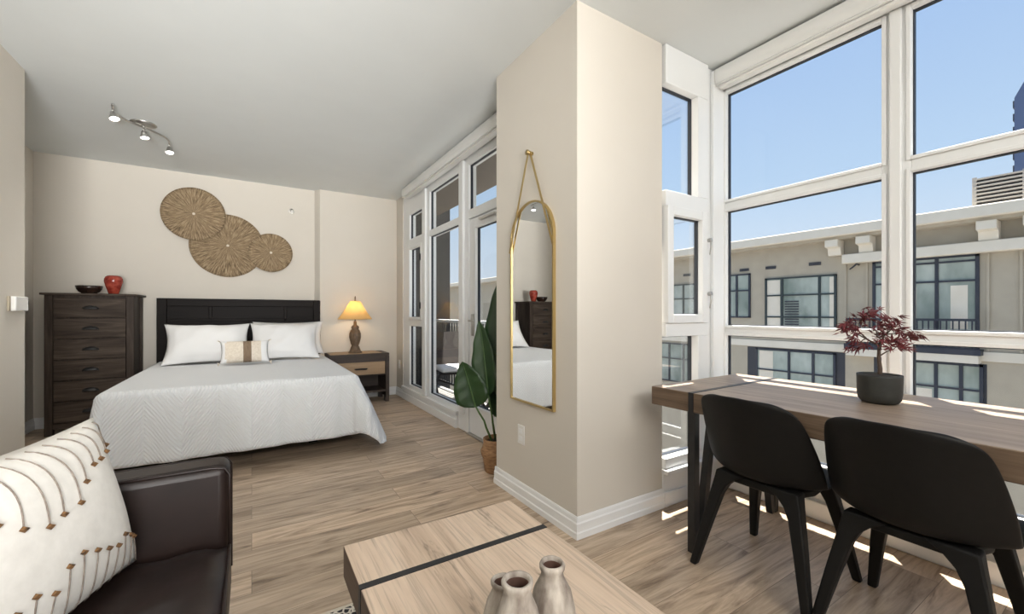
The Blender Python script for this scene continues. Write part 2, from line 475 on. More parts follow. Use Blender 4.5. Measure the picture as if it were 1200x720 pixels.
shell('floor', M['floor'], (-1.95, 2.70, -2.7, 1.66, -0.12, 0), (-1.95, 1.80, 1.66, 6.0, -0.12, 0))
shell('ceiling', M['ceiling'], (-1.95, 2.69, -2.7, 1.66, CH, CH + 0.08), (-1.95, 1.84, 1.66, 6.0, CH, CH + 0.12))
shell('wall_left', M['wall'], (-1.95, XLN, -2.7, 3.957, 0, CH))
shell('wall_recess', M['wall'], (-1.95, XL, 3.957, 6.0, 0, CH))
MB().box(XL, 0.685, YB, 6.0, 0, CH).prism([(0.735, YB2), (XB + 0.04, YB2), (XB + 0.04, 6.0), (0.685, 6.0), (0.685, YB)], 'z', 0, CH).done('wall_back', M['wall'], kind='structure')
shell('wall_corner', M['wall'], (1.715, 1.80, 5.52, YB2, 0, CH))
shell('wall_pier', M['wall'], (PX, PX1, PY0, PY1, 0, CH), (PX1, 2.06, 1.66, PY1, 0, CH))
shell('wall_front', M['wall'], (-1.95, 2.74, -2.82, -2.7, 0, CH))
shell('wall_right', M['wall'], (2.64, 2.74, -2.7, -1.10, 0, CH))

def baseboard(name, p, q, n):
    """p->q along the floor, n = direction into the room"""
    p = Vector((*p, 0)); q = Vector((*q, 0)); n = Vector((*n, 0))
    prof = [(0, 0), (0.017, 0), (0.017, 0.030), (0.013, 0.036), (0.013, 0.075), (0.009, 0.082), (0.007, 0.100), (0.004, 0.108), (0, 0.108)]
    b = MB()
    b.rings([[c + n * u + Vector((0, 0, v)) for u, v in prof] for c in (p, q)])
    return b.done(name, M['white'], kind='structure')
g = 0.0005
baseboard('baseboard_back', (XL, YB - g), (0.690, YB - g), (0, -1))
baseboard('baseboard_back_step', (0.735, YB2 - g), (1.715, YB2 - g), (0, -1))
baseboard('baseboard_recess', (XL + g, 3.957), (XL + g, YB), (1, 0))
baseboard('baseboard_left', (XLN + g, -2.7), (XLN + g, 3.957), (1, 0))
baseboard('baseboard_corner', (1.715 - g, 5.53), (1.715 - g, YB2), (-1, 0))
# pier: mitred run round the corner
def pier_base():
    prof = [(0, 0), (0.017, 0), (0.017, 0.030), (0.013, 0.036), (0.013, 0.075), (0.009, 0.082), (0.007, 0.100), (0.004, 0.108), (0, 0.108)]
    b = MB()
    def ring(x, y, ax, ay):
        return [(x + ax * u, y + ay * u, v) for u, v in prof]
    b.rings([ring(PX - g, PY1 + 0.01, -1, 0), ring(PX - g, PY0 - g, -1, -1), ring(PX1, PY0 - g, 0, -1)])
    b.done('baseboard_pier', M['white'], kind='structure')
pier_base()

# ------------------------------------------------------------------ windows
def frame_x(parent, x, y0, y1, z0, z1, w=0.05, d0=-0.04, d1=0.04, gap=0.0, gasket=True, glass=True, sash=0.0, bead=0.012):
    """a rectangular light in the plane x = const: opening y0..y1, z0..z1 with a thin dark gasket and a pane"""
    if sash:
        b = MB()
        s = sash
        b.box(x - 0.05, x + 0.012, y0, y0 + s, z0, z1); b.box(x - 0.05, x + 0.012, y1 - s, y1, z0, z1)
        b.box(x - 0.05, x + 0.012, y0 + s, y1 - s, z0, z0 + s); b.box(x - 0.05, x + 0.012, y0 + s, y1 - s, z1 - s, z1)
        b.done('sash', M['frame'], parent, bevel=0.004)
        y0 += s; y1 -= s; z0 += s; z1 -= s
    k = 0.005
    b = MB()
    b.box(x - 0.012, x + 0.012, y0, y0 + k, z0, z1); b.box(x - 0.012, x + 0.012, y1 - k, y1, z0, z1)
    b.box(x - 0.012, x + 0.012, y0 + k, y1 - k, z0, z0 + k); b.box(x - 0.012, x + 0.012, y0 + k, y1 - k, z1 - k, z1)
    b.done('gasket', M['gasket'], parent)
    box('pane', M['glass'] if x > 2 else M['glass_balcony'], (x - 0.003, x + 0.003, y0 + k, y1 - k, z0 + k, z1 - k), parent)

def frame_y(parent, y, x0, x1, z0, z1, sash=0.0):
    if not sash: y = y + 0.03
    if sash:
        b = MB(); s = sash
        b.box(x0, x0 + s, y - 0.045, y + 0.012, z0, z1); b.box(x1 - s, x1, y - 0.045, y + 0.012, z0, z1)
        b.box(x0 + s, x1 - s, y - 0.045, y + 0.012, z0, z0 + s); b.box(x0 + s, x1 - s, y - 0.045, y + 0.012, z1 - s, z1)
        b.done('sash', M['frame'], parent, bevel=0.004)
        x0 += s; x1 -= s; z0 += s; z1 -= s
    k = 0.005
    b = MB()
    b.box(x0, x0 + k, y - 0.012, y + 0.012, z0, z1); b.box(x1 - k, x1, y - 0.012, y + 0.012, z0, z1)
    b.box(x0 + k, x1 - k, y - 0.012, y + 0.012, z0, z0 + k); b.box(x0 + k, x1 - k, y - 0.012, y + 0.012, z1 - k, z1)
    b.done('gasket', M['gasket'], parent)
    box('pane', M['glass'], (x0 + k, x1 - k, y - 0.003, y + 0.003, z0 + k, z1 - k), parent)

# bay front (window_1)
w1 = setting('window_1')
ROWS = [(0.30, 0.985), (1.05, 1.792), (1.866, 2.56)]
COLS = [(0.782, 1.576), (-0.12, 0.675), (-1.00, -0.227)]
b = MB()
for z0, z1 in ((0.24, 0.30), (0.985, 1.05), (1.792, 1.866), (2.56, CH)):
    for y0, y1 in COLS: b.box(XW - 0.035, XW + 0.02, y0, y1, z0, z1)
for y0, y1 in ((1.576, 1.655), (0.675, 0.782), (-0.227, -0.12), (-1.10, -1.00)):
    b.box(XW - 0.035, XW + 0.02, y0, y1, 0.24, CH)
b.done('window_frame', M['frame'], w1, bevel=0.004)
b = MB()
for y0, y1 in ((0.706, 0.751), (-0.196, -0.151)):        # raised rib down each mullion
    b.box(XW - 0.055, XW - 0.035, y0, y1, 0.24, 2.58)
b.done('mullion_cover', M['frame'], w1, bevel=0.005)
b = MB()
for y0, y1 in COLS:
    for z0, z1 in ROWS:   # stepped glazing beads round every opening
        s, x0, x1 = 0.018, XW - 0.045, XW - 0.034
        b.box(x0, x1, y0 - s, y0, z0 - s, z1 + s); b.box(x0, x1, y1, y1 + s, z0 - s, z1 + s)
        b.box(x0, x1, y0, y1, z0 - s, z0); b.box(x0, x1, y0, y1, z1, z1 + s)
b.done('glazing_bead', M['frame'], w1, bevel=0.003)
for y0, y1 in COLS:
    for z0, z1 in ROWS: frame_x(w1, XW, y0, y1, z0, z1)
b = MB()
b.box(XW - 0.03, XW + 0.05, -1.10, 1.655, 0, 0.24)
b.box(XW - 0.075, XW - 0.03, -1.10, 1.575, 0.205, 0.24)
b.box(XW - 0.05, XW - 0.03, -1.10, 1.575, 0.0, 0.10)
b.done('window_sill', M['white'], w1, bevel=0.006)

# bay side (window_2)
w2 = setting('window_2')
XS0, XS1 = 2.045, 2.345
b = MB()
for z0, z1 in ((0.22, 0.28), (0.99, 1.07), (1.758, 1.85), (2.475, CH)):
    b.box(XS0, 2.455, YS - 0.03, YS + 0.05, z0, z1)
b.box(2.455, XW - 0.03, YS - 0.01, YS + 0.04, 0.22, CH)
b.box(XS1 + 0.005, 2.455, YS - 0.03, YS + 0.045, 0.28, 0.99); b.box(XS1 + 0.005, 2.455, YS - 0.03, YS + 0.045, 1.85, 2.475)
b.box(2.425, 2.455, YS - 0.03, YS + 0.045, 1.07, 1.758)
b.done('window_frame', M['frame'], w2, bevel=0.004)
box('corner_post', M['frame'], (2.50, XW - 0.036, YS - 0.035, YS - 0.011, 0.24, 2.68), w2, bevel=0.006)
frame_y(w2, YS, XS0, XS1 + 0.005, 0.28, 0.99)
frame_y(w2, YS, XS0, 2.425, 1.07, 1.758, sash=0.052)
frame_y(w2, YS, XS0, XS1 + 0.005, 1.85, 2.475)
for zz in (1.585, 1.25):          # casement catches
    b = MB()
    b.lathe([(0.004, -0.012), (0.013, -0.010), (0.013, 0.010), (0.004, 0.012)], n=14)
    b.bm.transform(Matrix.Rotation(PI / 2, 4, 'X')); b.bm.transform(Matrix.Translation((2.432, YS - 0.055, zz)))
    b.tube([(2.432, YS - 0.062, zz), (2.436, YS - 0.06, zz - 0.045), (2.434, YS - 0.052, zz - 0.09)], [0.006, 0.005, 0.004], 8)
    b.done('catch', M['chrome'], w2, smooth=True)
b = MB()
b.box(PX1, 2.63, YS - 0.02, YS + 0.045, 0, 0.22)
b.box(PX1, 2.60, YS - 0.055, YS - 0.02, 0.19, 0.22)
b.box(PX1, 2.61, YS - 0.035, YS - 0.02, 0, 0.085)
b.done('window_sill', M['white'], w2, bevel=0.006)

# balcony front (window_3)
w3 = setting('window_3')
XF = XB - 0.035
b = MB()
posts = [(5.27, 5.52), (4.56, 4.80), (3.545, 3.768), (2.42, 2.56)]
for y0, y1 in posts: b.box(XF, XB + 0.05, y0, y1, 0.12 if y0 > 3.6 else 0.0, CH)
for z0, z1 in ((0.12, 0.21), (0.965, 1.045), (1.975, 2.075), (2.39, CH)): b.box(XF, XB + 0.05, 4.80, 5.27, z0, z1)
for z0, z1 in ((0.12, 0.21), (2.008, 2.075), (2.52, CH)): b.box(XF, XB + 0.05, 3.768, 4.56, z0, z1)
for z0, z1 in ((2.01, 2.095), (2.52, CH)): b.box(XF, XB + 0.05, 2.56, 3.545, z0, z1)
b.done('window_frame', M['frame'], w3, bevel=0.004)
b = MB()
for y0, y1 in ((4.63, 4.73), (3.61, 3.70)): b.box(XF - 0.03, XF, y0, y1, 0.17, 2.58)
b.done('mullion_cover', M['frame'], w3, bevel=0.006)
frame_x(w3, XB, 4.80, 5.27, 0.21, 0.965)
frame_x(w3, XB, 4.80, 5.27, 1.045, 1.975, sash=0.035)
frame_x(w3, XB, 4.80, 5.27, 2.075, 2.39)
frame_x(w3, XB, 3.768, 4.56, 0.21, 2.008)
frame_x(w3, XB, 3.768, 4.56, 2.075, 2.52)
frame_x(w3, XB, 2.56, 3.545, 2.095, 2.52)
for zz in (1.80, 1.22):
    box('catch', M['black_metal'], (XF - 0.035, XF - 0.012, 4.805, 4.825, zz - 0.04, zz + 0.04), w3, bevel=0.004)
b = MB()
b.box(1.705, XB + 0.05, 3.768, 5.52, 0, 0.12)
b.box(1.690, 1.725, 3.768, 5.52, 0.125, 0.165)
b.box(1.690, 1.705, 3.768, 5.52, 0.0, 0.085)
b.done('window_sill', M['white'], w3, bevel=0.005)

# balcony door (door_1)
d1 = setting('door_1')
b = MB()
DX0, DX1 = XB - 0.028, XB + 0.02
b.box(DX0, DX1, 3.40, 3.535, 0.015, 2.0); b.box(DX0, DX1, 2.57, 2.70, 0.015, 2.0)
b.box(DX0, DX1, 2.70, 3.40, 0.015, 0.28); b.box(DX0, DX1, 2.70, 3.40, 1.905, 2.0)
b.done('door_leaf', M['white'], d1, bevel=0.004)
b = MB()
b.box(DX0 - 0.01, DX0, 2.68, 3.42, 1.905, 1.925); b.box(DX0 - 0.01, DX0, 2.68, 3.42, 0.26, 0.28)
b.box(DX0 - 0.01, DX0, 3.40, 3.42, 0.28, 1.905); b.box(DX0 - 0.01, DX0, 2.68, 2.70, 0.28, 1.905)
b.done('glazing_bead', M['white'], d1, bevel=0.003)
frame_x(d1, XB, 2.70, 3.40, 0.28, 1.905)
b = MB()
b.box(DX0 - 0.012, DX0, 3.44, 3.48, 0.92, 1.12)
b.tube([(DX0 - 0.01, 3.46, 1.06), (DX0 - 0.05, 3.46, 1.06), (DX0 - 0.055, 3.44, 1.06), (DX0 - 0.055, 3.35, 1.058)], 0.009, 10)
b.done('door_handle', M['chrome'], d1, smooth=True)
box('door_closer', M['chrome'], (DX0 - 0.03, DX0, 3.02, 3.30, 1.955, 1.975), d1, bevel=0.003)
box('door_sill', M['chrome'], (XB - 0.06, XB + 0.04, 2.56, 3.545, 0.0005, 0.013), d1, bevel=0.003)

# roller blind cassettes above the windows
def blind(name, label, loc, length):
    t = thing(name, label, 'blind', loc)
    prof = [(0.0, 0.0), (0.11, 0.0), (0.11, 0.105), (0.008, 0.105), (0.0, 0.095), (0.0, 0.035), (0.012, 0.012)]
    b = MB()
    b.rings([[(u, y, v) for u, v in prof] for y in (-0.004, -length)])
    b.done('cassette', M['blind'], t, bevel=0.004)
    b = MB()
    b.rings([[(0.118 - u * 1.1 if False else u * 1.02 - 0.001, y, v * 1.0) for u, v in prof] for y in (0.0, -0.0035)])
    b.done('end_cap', M['plate'], t, bevel=0.001)
    b = MB()
    b.box(0.02, 0.045, -length, -0.02, -0.018, -0.002)
    b.done('bottom_rail', M['plate'], t, bevel=0.004)
    return t
blind('roller_blind', 'long white roller blind cassette above the dining table windows', (2.505, 1.585, 2.582), 2.65)
blind('roller_blind', 'white roller blind cassette above the balcony door windows', (1.60, 5.20, 2.582), 2.75)

# ------------------------------------------------------------------ building across the courtyard
FX = 20.0
def facade():
    t = thing('apartment_building', 'beige apartment building across the courtyard with dark framed windows', 'building', (FX, 0, 0))
    Y0, Y1 = -34, 60
    MB().box(0, 8, Y0, Y1, -14, 4.05).done('wall', M['stucco'], t)
    b = MB()
    b.box(-0.75, 8.5, Y0, Y1, 4.13, 4.50)
    b.done('roof', M['stucco_light'], t, bevel=0.03)
    MB().box(-0.55, 0, Y0, Y1, 4.02, 4.13).done('soffit', M['stucco'], t)
    b = MB()     # projecting lintel band above the balcony doors
    b.box(-0.35, 0, -2.2, 7.1, 3.06, 3.42)
    b.done('lintel', M['stucco_light'], t, bevel=0.03)
    for yc in (7.35, 6.35, 3.25, 2.3, -1.2, -5, -9, 12.6, 16, 20, 25):
        b = MB()
        b.prism([(-0.02, 3.42), (-0.30, 3.42), (-0.36, 3.70), (-0.62, 3.74), (-0.62, 4.02), (-0.02, 4.02)], 'y', yc - 0.22, yc + 0.22)
        b.done('bracket', M['stucco_light'], t, bevel=0.02)
    for yc in (3.3, 2.62, 7.08, 6.4, -1.9, 12.2):
        MB().box(-0.06, 0, yc - 0.03, yc + 0.03, -0.1, 3.05).done('downpipe', M['stucco'], t)
    MB().box(-0.05, 0, Y0, Y1, -0.42, -0.12).done('floor_band', M['stucco_light'], t)
    for yc in (9.9, 8.15, 11.1, 14.2, 18.0):
        MB().box(-0.03, 0, yc - 0.22, yc + 0.22, 3.12, 3.25).done('vent', M['dark_recess'], t)
    def win(y0, y1, z0, z1, ys, zs, fm, blind_cells=()):
        b = MB()
        w = 0.045
        b.box(-0.06, 0.01, y0, y0 + w * 2, z0, z1); b.box(-0.06, 0.01, y1 - w * 2, y1, z0, z1)
        b.box(-0.06, 0.01, y0, y1, z0, z0 + w * 1.5); b.box(-0.06, 0.01, y0, y1, z1 - w * 1.5, z1)
        for y in ys: b.box(-0.07, 0.01, y - w, y + w, z0, z1)
        for z in zs: b.box(-0.065, 0.01, y0, y1, z - w * 0.7, z + w * 0.7)
        f = b.done('window', fm, t)
        MB().box(-0.02, -0.005, y0, y1, z0, z1).done('pane', M['far_glass'], f)
        if blind_cells:
            for (a0, a1, c0, c1, m_) in blind_cells:
                if not m_: MB().box(-0.03, -0.021, a0, a1, c0, c1).done('curtain', M['stucco_light'], f)
            b = MB(); n = 0
            for (a0, a1, c0, c1, m_) in blind_cells:
                if not m_: continue
                for k in range(int((c1 - c0) / 0.11)):
                    b.box(-0.045, -0.021, a0, a1, c0 + k * 0.11, c0 + k * 0.11 + 0.055); n += 1
            if n: b.done('louver_grille', M['dark_recess'], f)
        return f
    for y0, y1, z0, z1 in ((7.1, 10.95, -2.9, -0.45), (3.33, 6.2, -2.9, -0.52), (-1.6, 2.2, -2.9, -0.52)):   # dark lower storey surrounds
        MB().box(-0.004, 0.005, y0, y1, z0, z1).done('cladding', M['dark_recess'], t)
    win(7.372, 10.137, 0.25, 2.70, (7.97, 9.41), (1.91, 0.95), M['black_frame'],
        ((8.75, 9.3, 0.5, 1.8, 1), (7.42, 7.62, 0.4, 2.6, 0), (9.5, 10.05, 0.4, 2.6, 0)))
    win(3.49, 6.23, -0.1, 3.05, (4.48, 5.35, 5.9), (2.2, 2.85), M['navy_frame'],
        ((3.75, 4.15, 0.6, 2.05, 0), (5.0, 5.3, 0.6, 2.05, 0)))
    win(10.8, 12.1, 0.9, 3.0, (11.45,), (2.2,), M['navy_frame'])
    win(7.4, 10.56, -2.6, -0.5, (9.13, 8.2), (-1.45,), M['navy_frame'], ((9.8, 10.4, -2.5, -0.6, 0),))
    win(3.4, 5.6, -2.7, -0.55, (4.5, 3.9), (-1.4,), M['navy_frame'], ((4.6, 5.1, -2.6, -1.5, 0),))
    win(-1.2, 1.8, -0.1, 3.05, (-0.2, 0.8), (2.2,), M['navy_frame'])
    win(-1.2, 1.8, -2.7, -0.55, (-0.2, 0.8), (-1.4,), M['navy_frame'])
    for k, y in enumerate((13.6, 17.4, 21.5, 26, 31)):
        win(y, y + 2.5, 0.25, 2.7, (y + 0.8, y + 1.7), (1.9,), M['black_frame'])
        win(y, y + 2.5, -2.7, -0.55, (y + 0.8, y + 1.7), (-1.4,), M['navy_frame'])
    for k, y in enumerate((-5.5, -10)):
        win(y, y + 2.5, 0.25, 2.7, (y + 0.8, y + 1.7), (1.9,), M['black_frame'])
        win(y, y + 2.5, -2.7, -0.55, (y + 0.8, y + 1.7), (-1.4,), M['navy_frame'])
    for y0, y1 in ((3.45, 6.95), (-1.4, 2.0)):                 # shallow balconies with dark railings
        b = MB()
        b.box(-0.36, -0.30, y0, y1, 0.86, 0.94); b.box(-0.36, -0.30, y0, y1, -0.05, 0.0)
        n = int((y1 - y0) / 0.14)
        for k in range(n + 1):
            yy = y0 + (y1 - y0) * k / n
            b.box(-0.345, -0.315, yy - 0.018, yy + 0.018, -0.02, 0.9)
        b.done('railing', M['navy_frame'], t)
        MB().box(-0.42, 0, y0 - 0.05, y1 + 0.05, -0.24, -0.05).done('balcony_slab', M['navy_frame'], t)
        MB().box(-0.40, 0, y0, y1, -0.50, -0.24).done('balcony_fascia', M['stucco_light'], t)
    # security camera bracket and roof plant
    b = MB(); b.tube([(-0.02, 6.65, 3.0), (-0.25, 6.65, 3.02), (-0.3, 6.75, 2.9), (-0.12, 6.9, 2.85)], 0.03, 8)
    b.done('wall_lamp', M['dark_recess'], t, smooth=True)
    MB().box(0.6, 4, -6.5, 3.75, 4.50, 5.62).done('plant_screen', M['louver_dark'], t)
    b = MB()
    for y in (3.70, 2.62, 1.5, 0.4, -0.7, -1.8): b.box(0.5, 0.6, y - 0.05, y + 0.05, 4.5, 5.65)
    for k in range(9): b.box(0.48, 0.6, -6.5, 3.7, 4.55 + k * 0.125, 4.60 + k * 0.125)
    b.done('screen_louvers', M['louver'], t)
    b = MB()
    for y in (19.0, 19.8, 20.9):
        b.lathe([(0.22, 0), (0.22, 0.75), (0.3, 0.78), (0.3, 0.95), (0.1, 1.0)], (1.2, y, 4.5), 12)
    b.done('roof_vent', M['louver'], t)
facade()
def tower():
    t = thing('office_tower', 'distant dark blue glass office tower above the rooftop', 'building', (120, 12, 0))
    MB().prism([(-8, -30), (4.6, -30), (4.6, 41), (3.0, 44.5), (-8, 44.5)], 'x', 0, 14).done('facade', M['tower'], t)
    for k in range(14):
        MB().box(0, 14, 4.6, 4.78, 8 + k * 2.4, 9.3 + k * 2.4).done('edge_fin', M['navy_frame'], t)
tower()
shell('ground_outside', M['asphalt'], (2.9, 160, -60, 160, -14.3, -14.05))
# our own building outside the glass: roof overhang, balcony
shell('trim_eaves', M['stucco'], (1.84, 2.55, 2.4, 6.6, 2.76, 2.95))
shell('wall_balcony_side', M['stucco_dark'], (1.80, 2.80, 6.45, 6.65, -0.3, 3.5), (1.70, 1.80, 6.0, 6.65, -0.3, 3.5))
shell('wall_bay_side', M['stucco'], (2.06, 2.70, 1.665, 1.72, -1.2, -0.12))
shell('floor_balcony', M['concrete'], (1.81, 2.58, 2.2, 6.45, -0.25, -0.04))
shell('wall_soffit', M['soffit'], (1.81, 2.55, 2.42, 6.45, 2.70, 2.758))
def railing():
    t = thing('balcony_railing', 'dark metal balcony railing with pale top rail outside the glass door', 'railing', (2.52, 2.45, -0.04))
    MB().box(-0.03, 0.03, 0, 3.98, 1.03, 1.07).done('top_rail', M['white'], t, bevel=0.005)
    MB().box(-0.015, 0.015, 0, 3.98, 0.10, 0.13).done('bottom_rail', M['black_metal'], t)
    for k in range(5):
        y = 0.03 + k * 0.975
        MB().box(-0.022, 0.022, y - 0.022, y + 0.022, 0, 1.02).done('post', M['black_metal'], t)
    b = MB()
    for k in range(44):
        y = 0.08 + k * 0.089
        b.box(-0.009, 0.009, y - 0.009, y + 0.009, 0.12, 1.03)
    b.done('balusters', M['black_metal'], t)
railing()
def balcony_chair(label, loc, rz):
    t = thing('folding_chair', label, 'chair', loc, rz, 'chairs on the balcony')
    for s in (-1, 1):
        b = MB(); b.bar((s * 0.25, -0.28, 0.0), (s * 0.25, 0.24, 0.46), 0.022, 0.03, (0, 0, 1)); b.done('leg', M['black_metal'], t)
        b = MB(); b.bar((s * 0.225, 0.26, 0.0), (s * 0.225, -0.20, 0.46), 0.022, 0.03, (0, 0, 1)); b.done('leg', M['black_metal'], t)
        b = MB(); b.bar((s * 0.25, -0.20, 0.44), (s * 0.25, -0.42, 0.96), 0.022, 0.03, (0, 1, 0)); b.done('back_post', M['black_metal'], t)
        b = MB(); b.bar((s * 0.27, -0.30, 0.66), (s * 0.27, 0.20, 0.66), 0.04, 0.022); b.done('arm', M['sling'], t)
    MB().sheet([[(x, -0.21 - (z - 0.46) * 0.42, z) for x in (-0.235, 0, 0.235)] for z in (0.5, 0.7, 0.92)]).done('back_sling', M['sling'], t, solid=0.012)
    MB().box(-0.235, 0.235, -0.20, 0.25, 0.44, 0.455).done('seat_sling', M['sling'], t)
    c = MB()
    c.box(-0.21, 0.21, -0.17, 0.23, 0.457, 0.52)
    o = c.done('seat_cushion', M['cotton'], bevel=0.028, seg=4)
    o.location = loc; o.rotation_euler = (0, 0, rz)
    return t, o
t_, c_ = balcony_chair('dark folding balcony chair behind the tall middle pane', (2.14, 4.80, -0.04), math.radians(172))
tag(c_, 'white seat cushion on the balcony chair behind the middle pane', 'cushion', 'balcony seat cushions')
t_, c_ = balcony_chair('dark folding balcony chair behind the glass door and plant', (2.16, 3.60, -0.04), math.radians(8))
tag(c_, 'white seat cushion on the balcony chair behind the plant', 'cushion', 'balcony seat cushions')

# ------------------------------------------------------------------ bed
BX0, BX1, BYH, BYF = -0.80, 0.715, 5.80, 3.66
bed = thing('bed', 'queen bed frame with tall dark espresso panelled headboard', 'bed', (-0.045, 4.7, 0))
def bedframe():
    ox, oy = -0.045, 4.7
    y0, y1 = 5.80 - oy, 5.875 - oy
    x0, x1 = -0.865 - ox, 0.745 - ox
    b = MB()
    zt = 1.29
    b.box(x0 + 0.02, x1 - 0.02, y0 + 0.03, y1 - 0.005, 0.30, zt - 0.02)             # back board
    b.done('headboard_panel', M['espresso'], bed)
    b = MB()
    b.box(x0, x0 + 0.085, y0, y1, 0, zt); b.box(x1 - 0.085, x1, y0, y1, 0, zt)
    b.box(x0 + 0.085, x1 - 0.085, y0, y1, zt - 0.085, zt)
    b.box(x0 + 0.085, x1 - 0.085, y0 + 0.005, y1, zt - 0.255, zt - 0.225)
    b.box(x0 + 0.085, x1 - 0.085, y0 + 0.005, y1, 0.30, 0.40)
    for xx, za, zb in ((x0 + 0.47, zt - 0.225, zt - 0.085), (x1 - 0.395, zt - 0.50, zt - 0.085), (x0 + 0.85, zt - 0.50, zt - 0.255)):
        b.box(xx - 0.016, xx + 0.016, y0 + 0.005, y1, za, zb)
    b.done('headboard', M['espresso'], bed, bevel=0.004)
    MB().box(-0.77, 0.77, 3.72 - oy, y0, 0.22, 0.34).done('side_rail', M['espresso'], bed, bevel=0.005)
    for sx in (-0.5, 0.5):
        for yy in (4.05 - oy, 5.3 - oy):
            MB().box(sx - 0.035, sx + 0.035, yy - 0.035, yy + 0.035, 0, 0.22).done('leg', M['espresso'], bed, bevel=0.004)
bedframe()
mt = box('mattress', M['cotton'], (BX0 + 0.02, BX1 - 0.02, BYF + 0.04, BYH - 0.01, 0.345, 0.590), bevel=0.05, seg=4)
tag(mt, 'thick white mattress under the quilt on the dark bed', 'mattress')

def quilt():
    top = 0.612
    R = 0.045
    hx = (BX1 - BX0) / 2; cx = (BX0 + BX1) / 2
    ov = 0.50
    ny, nx = 120, 130
    ox_ = 0.61
    s0, s1 = -hx - ox_, hx + ox_
    t0, t1 = -ov, (5.70 - BYF)
    grid = []
    for j in range(ny + 1):
        tt = t0 + (t1 - t0) * j / ny
        row = []
        for i in range(nx + 1):
            ss = s0 + (s1 - s0) * i / nx
            qx = max(-hx, min(hx, ss)); qy = max(0.0, tt)
            dx, dy = ss - qx, tt - qy
            d = math.hypot(dx, dy)
            if d < 1e-6:
                z = top + 0.004 * math.sin(9 * ss + 3 * tt) * math.cos(5 * tt - 2 * ss)
                row.append((cx + ss, BYF + tt, z)); continue
            ux, uy = dx / d, dy / d
            corner = (abs(ux) > 1e-6 and abs(uy) > 1e-6)
            cr = 2 * min(abs(ux), abs(uy)) / (abs(ux) + abs(uy))
            d *= 1 - 0.13 * cr
            if corner: d = min(d, 0.625)
            # rounded shoulder, then a nearly vertical drop that swings out a little
            a = min(d / R, PI / 2)
            out = R * math.sin(a); drop = R * (1 - math.cos(a))
            rest = max(0.0, d - R * PI / 2)
            flare = 0.05
            sf = (0.0 + 0.36 * (1 - sstep(0.0, 1.3, qy))) if ss > 0 else 0.08
            if not corner and abs(ux) > 0.5: flare = sf
            if corner: flare = (sf if abs(ux) > abs(uy) else 0.05) * (1 - cr) + (0.40 if ss > 0 else 0.2) * cr ** 0.8
            out += rest * flare; drop += rest * math.sqrt(max(0.0, 1 - flare * flare))
            # soft vertical folds
            ph = ss if abs(uy) > 0.5 else tt
            fold = 0.010 * math.sin(ph * 13 + 0.7) + 0.007 * math.sin(ph * 31 + 2.0)
            k = sstep(0.02, 0.4, d)
            out += fold * k
            z = top - drop
            x = cx + qx + ux * out; y = BYF + qy + uy * out
            zmin = 0.008
            if z < zmin:
                ex = zmin - z; z = zmin + 0.012 * math.sin(ex * 30) ** 2
                x += ux * ex * 0.75; y += uy * ex * 0.75
            row.append((x, y, z))
        grid.append(row)
    o = MB().sheet(grid).done('bedspread', M['quilt'], solid=0.008, off=1, smooth=True)
    tag(o, 'white quilted bedspread draped over the bed, one corner reaching the floor', 'bedspread')
    b = MB()   # stitched hem
    edge = [grid[j][0] for j in range(ny, -1, -1)] + grid[0][1:] + [grid[j][-1] for j in range(1, ny + 1)]
    b.tube([Vector(p) for p in edge[::1]], 0.006, 6)
    b.done('hem', M['quilt'], o, smooth=True)
quilt()

def pillow_grid(w, h, t, n=22, pinch=0.06, flange=0.0):
    """front and back surface points of a stuffed cushion, local x = width, z = height, y = thickness"""
    F, B = [], []
    for j in range(n + 1):
        v = -1 + 2 * j / n
        rf, rb = [], []
        for i in range(n + 1):
            u = -1 + 2 * i / n
            x = u * w / 2 * (1 - pinch * (1 - v * v) * abs(u) ** 2)
            z = v * h / 2 * (1 - pinch * (1 - u * u) * abs(v) ** 2)
            fu, fv = min(1, abs(u) / (1 - flange)), min(1, abs(v) / (1 - flange))
            k = (max(0.0, (1 - fu ** 2.4) * (1 - fv ** 2.4))) ** 0.5
            y = t / 2 * k
            rf.append((x, -y, z)); rb.append((x, y + 1e-4, z))
        F.append(rf); B.append(rb)
    return F, B

def pillow(name, m, w, h, t, parent=None, pinch=0.06, flange=0.0, wr=0.0, **k):
    F, B = pillow_grid(w, h, t, pinch=pinch, flange=flange)
    if wr:
        def wrk(p, s):
            x, y, z = p
            q = wr * (math.sin(17 * x + 9 * z + 1) * math.sin(11 * z - 6 * x) + 0.6 * math.sin(29 * (x - z)))
            e = min(1, abs(y) / (t * 0.25)); return (x, y + s * q * e, z)
        F = [[wrk(p, -1) for p in r] for r in F]
    b = MB(); b.sheet(F); b.sheet(B)
    return b.done(name, m, parent, weld=False, smooth=True, solid=0.004, **k)

